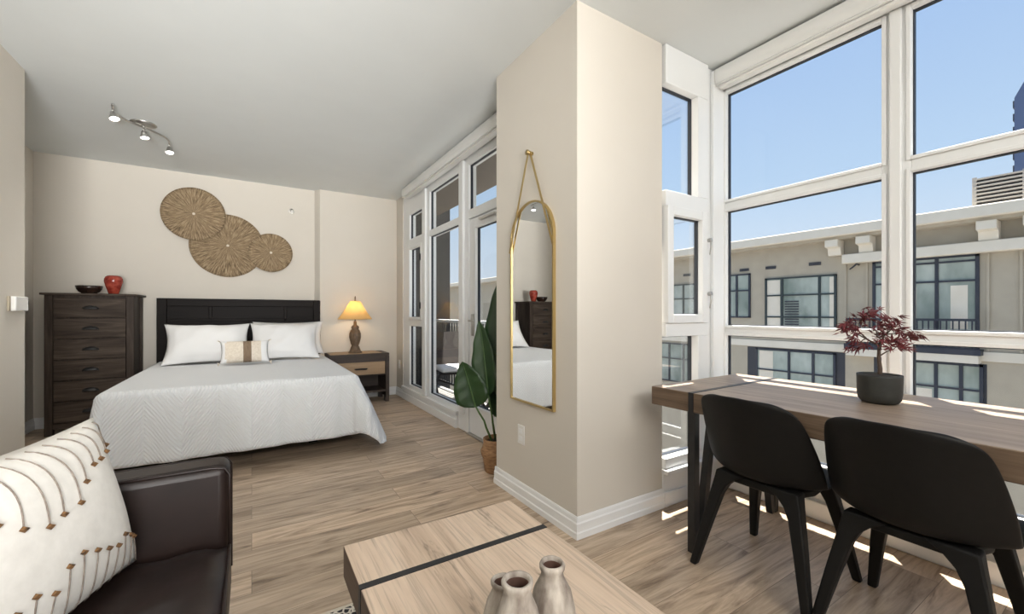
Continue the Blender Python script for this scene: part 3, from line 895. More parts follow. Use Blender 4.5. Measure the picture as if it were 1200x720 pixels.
def bed_pillow(label, loc, rot, w=0.80, h=0.50, group='white bed pillows', cat='pillow'):
    t = thing('bed_pillow', label, cat, loc, group=group, rot=rot)
    pillow('pillow_case', M['cotton'], w, h, 0.20, t, 0.10, 0.08, 0.007)
    return t
tl = math.radians
bed_pillow('large white pillow on the dresser side of the bed', (-0.375, 5.285, 0.822), (tl(-40), tl(0), tl(3)), w=0.73)
bed_pillow('large white pillow on the nightstand side of the bed', (0.315, 5.275, 0.824), (tl(-40), tl(0), tl(-4)), w=0.68)
bed_pillow('white pillow mostly hidden, its edge showing beside the nightstand side pillow', (0.375, 5.585, 0.835), (tl(-20), 0, tl(-2)), w=0.74, h=0.41)
def lumbar():
    t = thing('lumbar_cushion', 'small cream lumbar cushion with a brown centre stripe and tasselled corners', 'cushion', (-0.055, 4.92, 0.746), rot=(tl(-30), 0, tl(2)))
    F, B = pillow_grid(0.41, 0.235, 0.12, n=24)
    b = MB(); b.sheet(F); b.sheet(B)
    o = b.done('cushion_cover', M['cream_fabric'], t, smooth=True, solid=0.003, mats=[M['tan_fabric'], M['cotton']])
    for p in o.data.polygons:
        x = p.center.x
        if -0.012 < x < 0.055: p.material_index = 1
        elif x < -0.16 or x > 0.13: p.material_index = 2
    for sx in (-1, 1):
        for sz in (-1, 1):
            b = MB()
            for k in range(7):
                a = -0.5 + k / 6.0
                b.tube([(sx * 0.200, 0, sz * 0.112), (sx * 0.212, a * 0.02, sz * 0.122), (sx * (0.221 + 0.01 * abs(a)), a * 0.03, sz * (0.126 + a * 0.03))], 0.0025, 5)
            b.done('tassel', M['cream_fabric'], t, smooth=True)
lumbar()

# ------------------------------------------------------------------ dresser with bowl and vase
def dresser():
    x0, x1, yf, yb, zt = -1.60, -0.985, 5.46, 5.875, 1.315
    cx = (x0 + x1) / 2
    t = thing('dresser', 'tall grey-brown oak chest of six drawers beside the bed', 'dresser', (cx, 5.66, 0))
    X0, X1, Y0, Y1 = x0 - cx, x1 - cx, yf - 5.66, yb - 5.66
    b = MB()
    b.box(X0 + 0.02, X1 - 0.02, Y0 + 0.02, Y1, 0.06, zt - 0.02)
    b.done('carcass', M['dresser_v'], t)
    for sx in (-1, 1):
        xa, xb = (X0, X0 + 0.055) if sx < 0 else (X1 - 0.055, X1)
        for ya in (Y0, Y1 - 0.05):
            MB().box(xa, xb, ya, ya + 0.05, 0, zt - 0.02).done('leg', M['dresser_v'], t, bevel=0.003)
    MB().box(X0 - 0.025, X1 + 0.025, Y0 - 0.02, Y1, zt - 0.02, zt).done('top', M['dresser'], t, bevel=0.004)
    MB().box(X0 + 0.055, X1 - 0.055, Y0 + 0.005, Y0 + 0.02, 0.06, 0.11).done('plinth', M['dresser'], t)
    n = 6; zb = 0.115; dh = (zt - 0.04 - zb) / n
    for k in range(n):
        a = zb + k * dh + 0.006; c = zb + (k + 1) * dh - 0.006
        d = MB(); d.box(X0 + 0.06, X1 - 0.06, Y0 - 0.002, Y0 + 0.02, a, c)
        d = d.done('drawer', M['dresser'], t, bevel=0.003)
        b = MB(); zc = (a + c) / 2          # cup pull: a half dome open below
        rows = []
        for i in range(7):
            ph = PI / 2 * i / 6
            rows.append([(0.058 * math.cos(th) * math.cos(ph * 0.0 + 0) * (1 - 0.15 * i / 6), Y0 - 0.003 - 0.026 * math.sin(ph) * max(0.0, math.sin(th)) ** 0.6,
                          zc - 0.012 + 0.032 * math.sin(th) * math.cos(ph)) for th in [PI * q / 14 for q in range(15)]])
        b.sheet(rows)
        b.done('cup_pull', M['black_metal'], d, solid=0.003, smooth=True)
    return zt
DZ = dresser()
def bowl():
    t = MB()
    c = (-1.345, 5.64, DZ)
    prof = [(0.045, 0.0), (0.052, 0.004), (0.075, 0.022), (0.092, 0.05), (0.099, 0.078), (0.0965, 0.080), (0.091, 0.07), (0.07, 0.03), (0.04, 0.014), (0.004, 0.012)]
    o = t.lathe(prof, (0, 0, 0), 36).done('bowl', M['bowl'], smooth=True)
    o.location = c
    tag(o, 'dark glazed bowl on top of the tall dresser', 'bowl')
bowl()
def redvase():
    c = (-1.165, 5.62, DZ)
    prof = [(0.030, 0.0), (0.038, 0.005), (0.050, 0.045), (0.062, 0.085), (0.071, 0.125), (0.071, 0.150), (0.062, 0.173), (0.048, 0.184), (0.040, 0.186), (0.036, 0.181), (0.044, 0.165), (0.05, 0.13), (0.03, 0.05), (0.004, 0.03)]
    o = MB().lathe(prof, (0, 0, 0), 36).done('red_vase', M['red_glass'], smooth=True)
    o.location = c
    tag(o, 'red mottled glazed vase beside the bowl on the dresser', 'vase')
redvase()

# ------------------------------------------------------------------ woven wall discs
def disc(label, x, y, z, r, tilt=0):
    t = thing('woven_wall_disc', label, 'wall decoration', (x, y, z), group='woven discs over the bed', rot=(PI / 2, 0, tilt))
    t.rotation_mode = 'ZXY'
    n, rings = 72, 10
    b = MB()
    rows = []
    for k in range(rings + 1):
        rr = r * k / rings if k else 0.004
        row = []
        for i in range(n):
            a = 2 * PI * i / n
            wob = 1 + (0.006 * math.sin(36 * a) if k == rings else 0)
            row.append((rr * wob * math.cos(a), rr * wob * math.sin(a), 0.012 * (1 - k / rings) + 0.002 * math.sin(18 * a) * k / rings))
        rows.append(row)
    b.rings(rows, True, False)
    b.done('woven_face', M['disc'], t, smooth=True, solid=0.006)
    MB().lathe([(0.002, 0.016), (0.014, 0.015), (0.016, 0.008)], n=16).done('hub', M['cream_fabric'], t, smooth=True)
    b = MB()
    b.tube([(r * math.cos(2 * PI * i / 64), r * math.sin(2 * PI * i / 64), 0.001) for i in range(65)], 0.004, 6)
    b.done('rim', M['disc'], t, smooth=True)
disc('round woven grass wall disc, upper one of the three over the bed', -0.548, 5.835, 2.235, 0.290, 0.4)
disc('largest round woven grass wall disc, middle one over the headboard', -0.236, 5.875, 1.912, 0.360, 1.1)
disc('smallest round woven grass wall disc, on the step side of the trio', 0.198, 5.835, 1.858, 0.228, 2.0)

# ------------------------------------------------------------------ nightstand and lamp
def nightstand():
    cx, cy = 1.145, 5.575
    t = thing('nightstand', 'rustic two-tone wooden nightstand with one drawer and open shelf', 'nightstand', (cx, cy, 0))
    X0, X1, Y0, Y1, zt = -0.36, 0.35, -0.205, 0.20, 0.622
    MB().box(X0, X1, Y0, Y1, zt - 0.03, zt).done('top', M['rustic_dark'], t, bevel=0.004)
    MB().box(X0 + 0.02, X1 - 0.09, Y0 + 0.02, Y1 - 0.01, zt, zt + 0.003).done('top_inlay', M['rustic_light'], t)
    for xa, xb in ((X0, X0 + 0.045), (X1 - 0.045, X1)):
        MB().box(xa, xb, Y0, Y1, 0.07, zt - 0.03).done('side_panel', M['rustic_dark'], t, bevel=0.004)
        MB().box(xa, xb + (0.05 if xa == X0 else 0), Y0 + 0.01, Y0 + 0.10, 0, 0.13).done('foot', M['rustic_dark'], t, bevel=0.004)
        MB().box(xa, xb, Y1 - 0.09, Y1, 0, 0.07).done('foot', M['rustic_dark'], t, bevel=0.004)
    MB().box(X0 + 0.045, X1 - 0.045, Y1 - 0.02, Y1, 0.07, zt - 0.03).done('back_panel', M['rustic_dark'], t)
    MB().box(X0 + 0.045, X1 - 0.045, Y0 + 0.01, Y1 - 0.02, 0.13, 0.155).done('shelf', M['rustic_dark'], t)
    MB().box(X0 + 0.045, X1 - 0.045, Y0 + 0.02, Y1 - 0.02, 0.345, 0.36).done('divider', M['rustic_dark'], t)
    MB().box(X0 + 0.045, X1 - 0.045, Y0 + 0.004, Y0 + 0.02, 0.52, 0.592).done('apron', M['rustic_dark'], t)
    d = MB().box(X0 + 0.055, X1 - 0.055, Y0 - 0.006, Y0 + 0.03, 0.362, 0.518).done('drawer', M['rustic_light'], t, bevel=0.004)
    b = MB()
    b.tube([(-0.07, Y0 - 0.006, 0.437), (-0.06, Y0 - 0.03, 0.437), (0.06, Y0 - 0.03, 0.437), (0.07, Y0 - 0.006, 0.437)], 0.008, 8)
    b.box(-0.075, 0.075, Y0 - 0.012, Y0 - 0.005, 0.43, 0.445)
    b.done('handle', M['black_metal'], d, smooth=True)
    return (cx, cy, zt + 0.003)
nx_, ny_, nz_ = nightstand()
def lamp():
    t = thing('table_lamp', 'carved brown table lamp with amber bell shade on the nightstand', 'lamp', (1.115, 5.56, nz_))
    prof = [(0.082, 0), (0.084, 0.012), (0.070, 0.022), (0.058, 0.05), (0.050, 0.075), (0.040, 0.09), (0.046, 0.105), (0.050, 0.12), (0.060, 0.16),
            (0.068, 0.20), (0.066, 0.245), (0.052, 0.285), (0.040, 0.30), (0.046, 0.312), (0.046, 0.33), (0.034, 0.345), (0.020, 0.352), (0.018, 0.40)]
    b = MB()
    n = 40
    rings = []
    for k, (r, z) in enumerate(prof):
        rings.append([((r * (1 + (0.06 * math.cos(10 * 2 * PI * i / n) if 7 <= k <= 11 else 0))) * math.cos(2 * PI * i / n),
                       (r * (1 + (0.06 * math.cos(10 * 2 * PI * i / n) if 7 <= k <= 11 else 0))) * math.sin(2 * PI * i / n), z) for i in range(n)])
    b.rings(rings)
    b.done('lamp_base', M['lamp_base'], t, smooth=True)
    b = MB()
    b.lathe([(0.205, 0.425), (0.20, 0.432), (0.15, 0.50), (0.115, 0.555), (0.085, 0.61), (0.062, 0.65), (0.055, 0.655)], n=48, cap0=False, cap1=False)
    b.done('lamp_shade', M['shade'], t, smooth=True, solid=0.003)
    b = MB(); b.lathe([(0.008, 0.40), (0.006, 0.65), (0.012, 0.66), (0.006, 0.68), (0.01, 0.695), (0.003, 0.72)], n=14)
    b.tube([(-0.055, 0, 0.653), (0.055, 0, 0.653)], 0.0025, 6)
    b.done('finial', M['lamp_base'], t, smooth=True)
    MB().lathe([(0.004, 0.42), (0.02, 0.44), (0.028, 0.48), (0.02, 0.52), (0.004, 0.53)], n=16).done('light_bulb', M['bulb'], t, smooth=True)
    l = bpy.data.lights.new('table_lamp_light', 'POINT'); l.energy = 2.6; l.color = (1.0, 0.82, 0.56); l.shadow_soft_size = 0.03
    lo = bpy.data.objects.new('table_lamp_light', l); COL.objects.link(lo)
    lo.parent = t; lo.location = (0, 0, 0.56)
lamp()

# ------------------------------------------------------------------ ceiling track light
def track():
    t = thing('ceiling_spotlight', 'brushed nickel three-head spotlight bar on the ceiling over the bed area', 'ceiling light', (-0.76, 4.55, CH))
    MB().lathe([(0.085, -0.001), (0.088, -0.005), (0.08, -0.014), (0.05, -0.020)], n=32).done('canopy', M['chrome'], t, smooth=True)
    pts = []
    for k in range(25):
        s = -1 + k / 12.0
        d = Vector((0.27, 0.95, 0)).normalized(); nrm = Vector((d.y, -d.x, 0))
        p = d * (0.40 * s) + nrm * (0.07 * math.sin(PI * s)) + Vector((0, 0, -0.035))
        pts.append(p)
    MB().tube(pts, 0.008, 10).done('bar', M['chrome'], t, smooth=True)
    MB().tube([(0, 0, -0.02), (0, 0, -0.035)], 0.012, 10).done('stem', M['chrome'], t, smooth=True)
    for k, (i, aim) in enumerate(((2, (0.25, -0.25, -1)), (12, (0.15, -0.1, -1)), (22, (0.1, -0.25, -1)))):
        p = pts[i]
        a = Vector(aim).normalized()
        q = Matrix.Translation(p + Vector((0, 0, -0.028))) @ a.to_track_quat('Z', 'Y').to_matrix().to_4x4()
        b = MB(); b.lathe([(0.010, 0.0), (0.017, 0.005), (0.020, 0.022), (0.032, 0.058), (0.031, 0.060)], n=24, cap1=False); b.bm.transform(q)
        b.tube([p, p + Vector((0, 0, -0.032))], 0.006, 8)
        h = b.done('spot_head', M['chrome'], t, smooth=True)
        b = MB(); b.lathe([(0.029, 0.055), (0.029, 0.057), (0.018, 0.060), (0.004, 0.061)], n=24); b.bm.transform(q)
        b.done('lens', M['bulb'], h, smooth=True)
        l = bpy.data.lights.new('spot_beam', 'SPOT'); l.energy = 19; l.spot_size = math.radians(100); l.spot_blend = 0.8
        l.color = (1, 0.95, 0.88); l.shadow_soft_size = 0.03
        lo = bpy.data.objects.new('spot_beam', l); COL.objects.link(lo)
        lo.parent = t; lo.location = q @ Vector((0, 0, 0.09)); lo.rotation_euler = (-a).to_track_quat('Z', 'Y').to_euler()
track()

# ------------------------------------------------------------------ mirror on the pier
def mirror():
    yc, hw, z0, zs = 1.998, 0.213, 0.605, 1.56
    t = thing('wall_mirror', 'tall arched mirror in a thin gold frame hung on the pier', 'mirror', (PX, yc, 0))
    def arch(off):
        w = hw + off
        pts = [(-w, z0 - off), (w, z0 - off)]
        for k in range(25):
            a = PI * k / 24
            pts.append((w * math.cos(a), zs + w * math.sin(a)))
        return pts
    b = MB()
    b.hull8([(-0.012, u, v) for u, v in arch(-0.004)], [(-0.004, u, v) for u, v in arch(-0.004)])
    b.done('mirror_glass', M['mirror'], t)
    out, inn = arch(0.006), arch(-0.004)
    b = MB()
    R = [[(-0.019, u, v) for u, v in inn], [(-0.019, u, v) for u, v in out], [(-0.001, u, v) for u, v in out], [(-0.001, u, v) for u, v in inn]]
    n = len(out)
    V = [[b.bm.verts.new(p) for p in r] for r in R]
    for k in range(4):
        A, B = V[k], V[(k + 1) % 4]
        for i in range(n):
            j = (i + 1) % n
            b.bm.faces.new((A[i], A[j], B[j], B[i]))
    b.done('mirror_frame', M['gold'], t)
    for s in (-1, 1):
        b = MB()
        b.bar((-0.022, s * (hw + 0.007), 1.50), (-0.026, s * 0.008, 2.060), 0.003, 0.015, (0, 1, 0))
        b.done('strap', M['gold'], t)
    b = MB(); b.tube([(-0.002, 0, 2.055), (-0.035, 0, 2.055)], 0.011, 12); b.tube([(-0.035, 0, 2.055), (-0.043, 0, 2.055)], 0.016, 12)
    b.done('peg', M['gold'], t, smooth=True)
mirror()

# small fittings
def outlet(label, loc, rz, cat='outlet'):
    t = thing('wall_outlet', label, cat, loc, rz)
    MB().box(-0.036, 0.036, -0.006, 0, -0.058, 0.058).done('cover_plate', M['plate'], t, bevel=0.003)
    for dz in (-0.022, 0.022):
        MB().box(-0.017, 0.017, -0.008, -0.006, dz - 0.014, dz + 0.014).done('socket', M['white'], t, bevel=0.004)
outlet('small white power outlet low on the pier under the mirror', (PX - 0.0005, 2.115, 0.395), -PI / 2)
outlet('small white power outlet on the wall between nightstand and balcony windows', (1.7145, 5.66, 0.43), -PI / 2)
def thermostat():
    t = thing('thermostat', 'white wall thermostat with a small black sensor on the near wall', 'thermostat', (XLN + 0.0005, 3.83, 1.187))
    MB().box(0, 0.03, -0.085, 0.085, -0.045, 0.045).done('body', M['plate'], t, bevel=0.006)
    MB().box(0.0, 0.010, -0.11, -0.087, -0.045, 0.045).done('side_cap', M['stucco'], t, bevel=0.003)
    MB().box(0.0, 0.018, 0.086, 0.12, -0.035, 0.035).done('sensor_body', M['plate'], t, bevel=0.003)
    MB().box(0.018, 0.022, 0.088, 0.112, -0.005, 0.022).done('sensor', M['screen_black'], t, bevel=0.002)
thermostat()
def sprinkler():
    t = thing('sprinkler', 'small white fire sprinkler head high on the wall right of the woven discs', 'sprinkler', (0.42, YB - 0.001, 2.40), rot=(PI / 2, 0, 0))
    MB().lathe([(0.032, 0), (0.033, 0.004), (0.022, 0.012), (0.01, 0.014)], n=24).done('escutcheon', M['plate'], t, smooth=True)
    b = MB(); b.lathe([(0.009, 0.012), (0.009, 0.04), (0.004, 0.045)], n=12); b.lathe([(0.018, 0.05), (0.018, 0.053), (0.004, 0.054)], n=16)
    b.tube([(0, 0, 0.03), (0, 0, 0.052)], 0.003, 6)
    b.done('nozzle', M['chrome'], t, smooth=True)
sprinkler()

# ------------------------------------------------------------------ plant in a basket
def plant():
    t = thing('potted_plant', 'tall broad-leaved plant in a woven basket beside the balcony door', 'plant', (1.490, 2.60, 0))
    prof = [(0.080, 0.0), (0.088, 0.01), (0.094, 0.06), (0.100, 0.095), (0.112, 0.125), (0.116, 0.15), (0.104, 0.172), (0.096, 0.20), (0.098, 0.235),
            (0.091, 0.236), (0.088, 0.20)]
    MB().lathe(prof, n=40, cap1=False).done('basket', M['basket'], t, smooth=True)
    MB().lathe([(0.088, 0.19), (0.088, 0.205), (0.05, 0.212), (0.004, 0.214)], n=30).done('soil', M['soil'], t, smooth=True)
    fwd = Vector((math.sin(YAW), math.cos(YAW), 0)); rgt = Vector((math.cos(YAW), -math.sin(YAW), 0))
    def leaf(base, tip, w, nrm, stalk, bend=0.06, fold=0.25, full=0.55):
        base, tip, nrm = Vector(base), Vector(tip), Vector(nrm).normalized()
        ax = (tip - base); Ln = ax.length; ax.normalize()
        sd = ax.cross(nrm).normalized(); nn = sd.cross(ax)
        rows = []
        for k in range(19):
            s = k / 18
            prof_ = max(0.012, math.sin(PI * min(1, s ** full * 0.985 + 0.015)) ** 0.72)
            hw = w / 2 * prof_
            c = base + ax * (Ln * s) + nn * (-bend * math.sin(PI * s * 0.5) ** 2)
            row = []
            for i in range(9):
                u = -1 + i / 4
                rip = 0.006 * math.sin(s * 24 + abs(u) * 3) * abs(u)
                row.append(c + sd * (hw * u) + nn * (fold * hw * (abs(u) - 0.5) + rip))
            rows.append(row)
        o = MB().sheet(rows).done('leaf', M['leaf'], t, smooth=True, solid=0.002)
        MB().tube([r[4] + nn * 0.003 for r in rows], [0.006 - 0.005 * k / 18 for k in range(19)], 6).done('midrib', M['petiole'], o, smooth=True)
        st = Vector(stalk)
        mid = (st + base) / 2 + Vector((0, 0, 0.03))
        pts = [st, st * 0.25 + mid * 0.75 - Vector((0, 0, 0.01)), mid, base * 0.6 + mid * 0.4, base + ax * 0.02]
        MB().tube(pts, [0.009, 0.008, 0.007, 0.007, 0.006], 8).done('stalk', M['petiole'], t, smooth=True)
    cam_n = -fwd
    # positions relative to the pot: right of the picture = rgt
    def P(r, z, f=0.0): return rgt * r + fwd * f + Vector((0, 0, z))
    leaf(P(-0.150, 0.46, -0.02), P(-0.245, 0.775, -0.08), 0.245, cam_n + rgt * -0.15 + Vector((0, 0, 0.25)), P(-0.03, 0.20), 0.05, 0.2, 0.62)
    leaf(P(-0.060, 0.545, -0.03), P(-0.150, 1.075, 0.02), 0.190, cam_n + rgt * -0.4, P(-0.01, 0.20, 0.02), 0.05, 0.35, 0.66)
    leaf(P(0.010, 0.60, 0.02), P(0.050, 1.50, 0.04), 0.270, cam_n + rgt * -0.5, P(0.015, 0.20, 0.02), 0.04, 0.3, 0.7)
    leaf(P(0.055, 0.50, 0.08), P(0.080, 1.05, 0.16), 0.210, cam_n + rgt * 0.1, P(0.03, 0.20, 0.0), 0.04, 0.3, 0.6)
    leaf(P(0.03, 0.36, 0.06), P(-0.02, 0.70, 0.16), 0.150, cam_n + rgt * 0.3, P(0.0, 0.20, 0.04), 0.04, 0.3, 0.6)
plant()

# ------------------------------------------------------------------ coffee table, vases, rug
def coffee():
    zt, th = 0.420, 0.095
    x0, x1, y0, y1 = 0.237, 0.830, 0.00, 1.353
    t = thing('coffee_table', 'light oak coffee table with thick top and black metal inlay strip', 'coffee table', ((x0 + x1) / 2, (y0 + y1) / 2, 0))
    X = (x1 - x0) / 2; Y = (y1 - y0) / 2
    sy = 1.126 - (y0 + y1) / 2
    s2 = -sy
    w = 0.011
    for a, c in ((sy + w, Y), (s2 + w, sy - w), (-Y, s2 - w)):
        b = MB(); b.box(-X, X, a, c, zt - th, zt)
        o = b.done('top_board', M['coffee'], t, bevel=0.003, mats=[M['coffee_side']])
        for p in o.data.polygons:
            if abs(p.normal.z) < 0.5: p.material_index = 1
    for yy in (sy, s2):
        b = MB()
        b.box(-X - 0.001, X + 0.001, yy - w, yy + w, zt - th - 0.001, zt + 0.0005)
        b.done('inlay_strip', M['black_metal'], t)
        for sx in (-1, 1):
            xx = sx * (X - 0.021)
            MB().box(xx - 0.021, xx + 0.021, yy - 0.02, yy + 0.02, 0.0092, zt - th).done('leg', M['black_metal'], t, bevel=0.002)
        MB().box(-X + 0.045, X - 0.045, yy - 0.02, yy + 0.02, zt - th - 0.03, zt - th).done('cross_bar', M['black_metal'], t)
    return zt
CZ = coffee()
def vase(label, loc, h, r, rim, rz=0):
    t = thing('clay_vase', label, 'vase', loc, rz, 'clay vases on the coffee table')
    n = 36
    prof = [(r * 0.62, 0), (r * 0.70, 0.006), (r * 0.92, h * 0.18), (r, h * 0.36), (r * 0.96, h * 0.52), (r * 0.80, h * 0.70), (rim * 1.02, h * 0.84), (rim * 0.93, h * 0.90),
            (rim * 1.08, h * 0.945), (rim * 1.10, h * 0.98), (rim * 1.0, h), (rim * 0.84, h * 0.995), (rim * 0.80, h * 0.95)]
    inner = [(rim * 0.80, h * 0.952), (rim * 0.76, h * 0.88), (r * 0.7, h * 0.68), (r * 0.8, h * 0.4), (r * 0.6, 0.02), (0.003, 0.015)]
    def rg(p, k):
        return [((a * (1 + 0.02 * math.sin(3 * 2 * PI * i / n + k) + 0.012 * math.sin(7 * 2 * PI * i / n + 2 * k))) * math.cos(2 * PI * i / n),
                 (a * (1 + 0.02 * math.sin(3 * 2 * PI * i / n + k) + 0.012 * math.sin(7 * 2 * PI * i / n + 2 * k))) * math.sin(2 * PI * i / n), z) for i in range(n) for a, z in [p]]
    b = MB(); b.rings([rg(p, 1.0) for p in prof], True, False)
    b.done('vase_body', M['vase'], t, smooth=True)
    b = MB(); b.rings([rg(p, 1.0) for p in inner], False, True)
    b.done('vase_inside', M['vase_in'], t, smooth=True)
vase('weathered clay vase with the widest mouth, nearest the camera', (0.428, 0.668, CZ), 0.205, 0.050, 0.0275)
vase('weathered clay vase with a narrower mouth, standing apart beside the widest one', (0.536, 0.702, CZ), 0.186, 0.049, 0.0245, 1.0)
vase('weathered clay vase half hidden behind the widest-mouthed one', (0.450, 0.758, CZ), 0.148, 0.043, 0.024, 2.0)

def rug():
    x0, x1, y0, y1 = -0.02, 0.90, -0.9, 1.70
    t = thing('area_rug', 'black and cream patterned rug edge beneath the coffee table', 'rug', ((x0 + x1) / 2, (y0 + y1) / 2, 0))
    X, Y = (x1 - x0) / 2, (y1 - y0) / 2
    MB().box(-X + 0.014, X - 0.014, -Y + 0.014, Y - 0.014, 0.0005, 0.008).done('pile', M['rug'], t)
    b = MB()
    b.box(-X, X, Y - 0.014, Y, 0.0005, 0.009); b.box(-X, X, -Y, -Y + 0.014, 0.0005, 0.009)
    b.box(-X, -X + 0.014, -Y + 0.014, Y - 0.014, 0.0005, 0.009); b.box(X - 0.014, X, -Y + 0.014, Y - 0.014, 0.0005, 0.009)
    b.done('binding', M['rug_edge'], t, bevel=0.002)
rug()

# ------------------------------------------------------------------ sofa and cushion
SZ = 0.435
def sofa():
    xf, xb, ya, yo, yn = -0.06, -0.98, 1.575, 1.70, -0.60
    t = thing('sofa', 'dark brown leather sofa with slim square arm', 'sofa', (-0.5, 0.5, 0))
    ox, oy = -0.5, 0.5
    MB().box(xb - ox, xf - 0.01 - ox, yn - oy, yo - oy, 0.09, 0.27).done('base', M['leather'], t, bevel=0.015)
    def arm(y0, y1):
        b = MB(); b.box(xb - ox, xf + 0.0 - ox, y0 - oy, y1 - oy, 0.27, 0.655)
        a = b.done('arm', M['leather'], t, bevel=0.028, seg=4)
        b = MB()
        for yy in (y0 + 0.006, y1 - 0.006):
            b.tube([(xf + 0.001 - ox, yy - oy, 0.28), (xf + 0.001 - ox, yy - oy, 0.625), (xf - 0.012 - ox, yy + (0.004 if yy < (y0 + y1) / 2 else -0.004) - oy, 0.645), (xf - 0.05 - ox, yy + (0.004 if yy < (y0 + y1) / 2 else -0.004) - oy, 0.650), (xb + 0.1 - ox, yy + (0.004 if yy < (y0 + y1) / 2 else -0.004) - oy, 0.650)], 0.005, 6)
        b.done('piping', M['leather'], a, smooth=True)
    arm(ya, yo); arm(yn, yn + 0.125)
    MB().box(xb - ox, xb + 0.14 - ox, yn + 0.125 - oy, ya - oy, 0.27, 0.80).done('back', M['leather'], t, bevel=0.04, seg=4)
    n = 2
    ys = [yn + 0.125, 0.53, ya]
    for k in range(n):
        y0, y1 = ys[k] + 0.004, ys[k + 1] - 0.004
        b = MB()
        N = 26
        rows = []
        for j in range(N + 1):
            v = j / N; row = []
            for i in range(N + 1):
                u = i / N
                x = xb + 0.14 + (xf + 0.005 - xb - 0.14) * u; y = y0 + (y1 - y0) * v
                ed = min(1, min(u, 1 - u) / 0.07) ** 0.5 * min(1, min(v, 1 - v) / 0.05) ** 0.5
                wr = 0.0035 * math.sin(38 * v + 9 * math.sin(5 * u)) * sstep(0, 0.3, ed) * math.sin(PI * v) + 0.003 * math.sin(40 * (u + 0.6 * v))
                z = SZ - 0.035 + 0.035 * ed + wr
                row.append((x - ox, y - oy, z))
            rows.append(row)
        b.sheet(rows)
        top = rows
        rim = top[0] + [r[-1] for r in top[1:]] + top[-1][-2::-1] + [r[0] for r in top[-2:0:-1]]
        b.rings([rim, [(p[0], p[1], 0.272) for p in rim]], False, True)
        c = b.done('seat_cushion', M['leather'], t, smooth=True, weld=True)
        b = MB(); b.tube([(rows[j][-1][0] - 0.004, rows[j][-1][1], rows[j][-1][2] + 0.004) for j in range(N + 1)], 0.005, 6)
        b.done('piping', M['leather'], c, smooth=True)
        b = MB()
        b.box(xb + 0.14 - ox, xb + 0.36 - ox, y0 - oy, y1 - oy, SZ - 0.005, 0.86)
        b.done('back_cushion', M['leather'], t, bevel=0.07, seg=5)
    for xx in (xb + 0.06, xf - 0.08):
        for yy in (yn + 0.06, yo - 0.06):
            MB().box(xx - 0.025 - ox, xx + 0.025 - ox, yy - 0.025 - oy, yy + 0.025 - oy, 0, 0.09).done('leg', M['espresso'], t)
sofa()
def cushion():
    e1 = Vector((0.33, 0.94, 0)).normalized()             # along the width, away from the camera
    n = Vector((0.94, -0.33, 0)).normalized()             # faces the room
    lean = math.radians(14)
    v = Vector((0, 0, 1)) * math.cos(lean) - n * math.sin(lean)
    nn = n * math.cos(lean) + Vector((0, 0, 1)) * math.sin(lean)
    w, h = 0.56, 0.415
    corner = Vector((-0.275, 1.545, SZ + 0.005))
    c = corner - e1 * (w / 2) + v * (h / 2)
    t = thing('throw_cushion', 'large white cushion with embroidered brown stems on the leather sofa', 'cushion', c)
    # local x -> e1, local -y -> nn, local z -> v
    t.rotation_euler = Matrix((e1, -nn, v)).transposed().to_euler()
    pillow('cushion_cover', M['linen'], w, h, 0.17, t, 0.09, 0.0, 0.0012)
    def surf(u, q, lift=0.0045):
        k = (max(0.0, (1 - abs(u) ** 2.4) * (1 - abs(q) ** 2.4))) ** 0.5
        x = u * w / 2 * (1 - 0.09 * (1 - q * q) * u * u); z = q * h / 2 * (1 - 0.09 * (1 - u * u) * q * q)
        return Vector((x, -0.085 * k - lift, z))
    stems = []
    for k in range(11):
        u0 = 0.90 - k * 0.155
        ln = [0.34, 0.40, 0.44, 0.46, 0.60, 0.78, 0.80, 0.84, 0.74, 0.60, 0.5][k]
        stems.append((u0, 0.97, u0 + 0.03 + 0.02 * (k % 2), 0.97 - ln, 0.10))
    for k in range(12):
        u0 = 0.93 - k * 0.14
        ln = [0.34, 0.42, 0.50, 0.44, 0.50, 0.58, 0.66, 0.62, 0.46, 0.56, 0.52, 0.4][k]
        stems.append((u0, -0.97, u0 - 0.015, -0.97 + ln, -0.05))
    for q_, (u0, v0, u1, v1, cv) in enumerate(stems):
        if q_ in (0, 11): b = MB()
        pts = []
        for i in range(13):
            s = i / 12
            pts.append(surf(max(-0.98, min(0.98, u0 + (u1 - u0) * s + cv * math.sin(PI * s * 0.5) ** 1.0 * (1 - s) * 2.0)), v0 + (v1 - v0) * s))
        b.tube(pts, 0.0016, 5)
        if q_ in (10, 22): b.done('embroidered_stems', M['thread'], t, smooth=True)
        p = surf(max(-0.97, min(0.97, u1)), v1, 0.006)
        for sgn in (-1, 1):
            d = MB(); ax = Vector((0.0105, 0, 0.002 * sgn))
            d.hull8([p - ax + Vector((0, 0.002, 0)), p + Vector((0, 0.002, -0.007)), p + ax + Vector((0, 0.002, 0)), p + Vector((0, 0.002, 0.007))],
                    [p - ax * 0.7 + Vector((0, -0.003, 0)), p + Vector((0, -0.003, -0.004)), p + ax * 0.7 + Vector((0, -0.003, 0)), p + Vector((0, -0.003, 0.004))])
            d.done('embroidered_tip', M['thread_brown'], t)
            break
cushion()

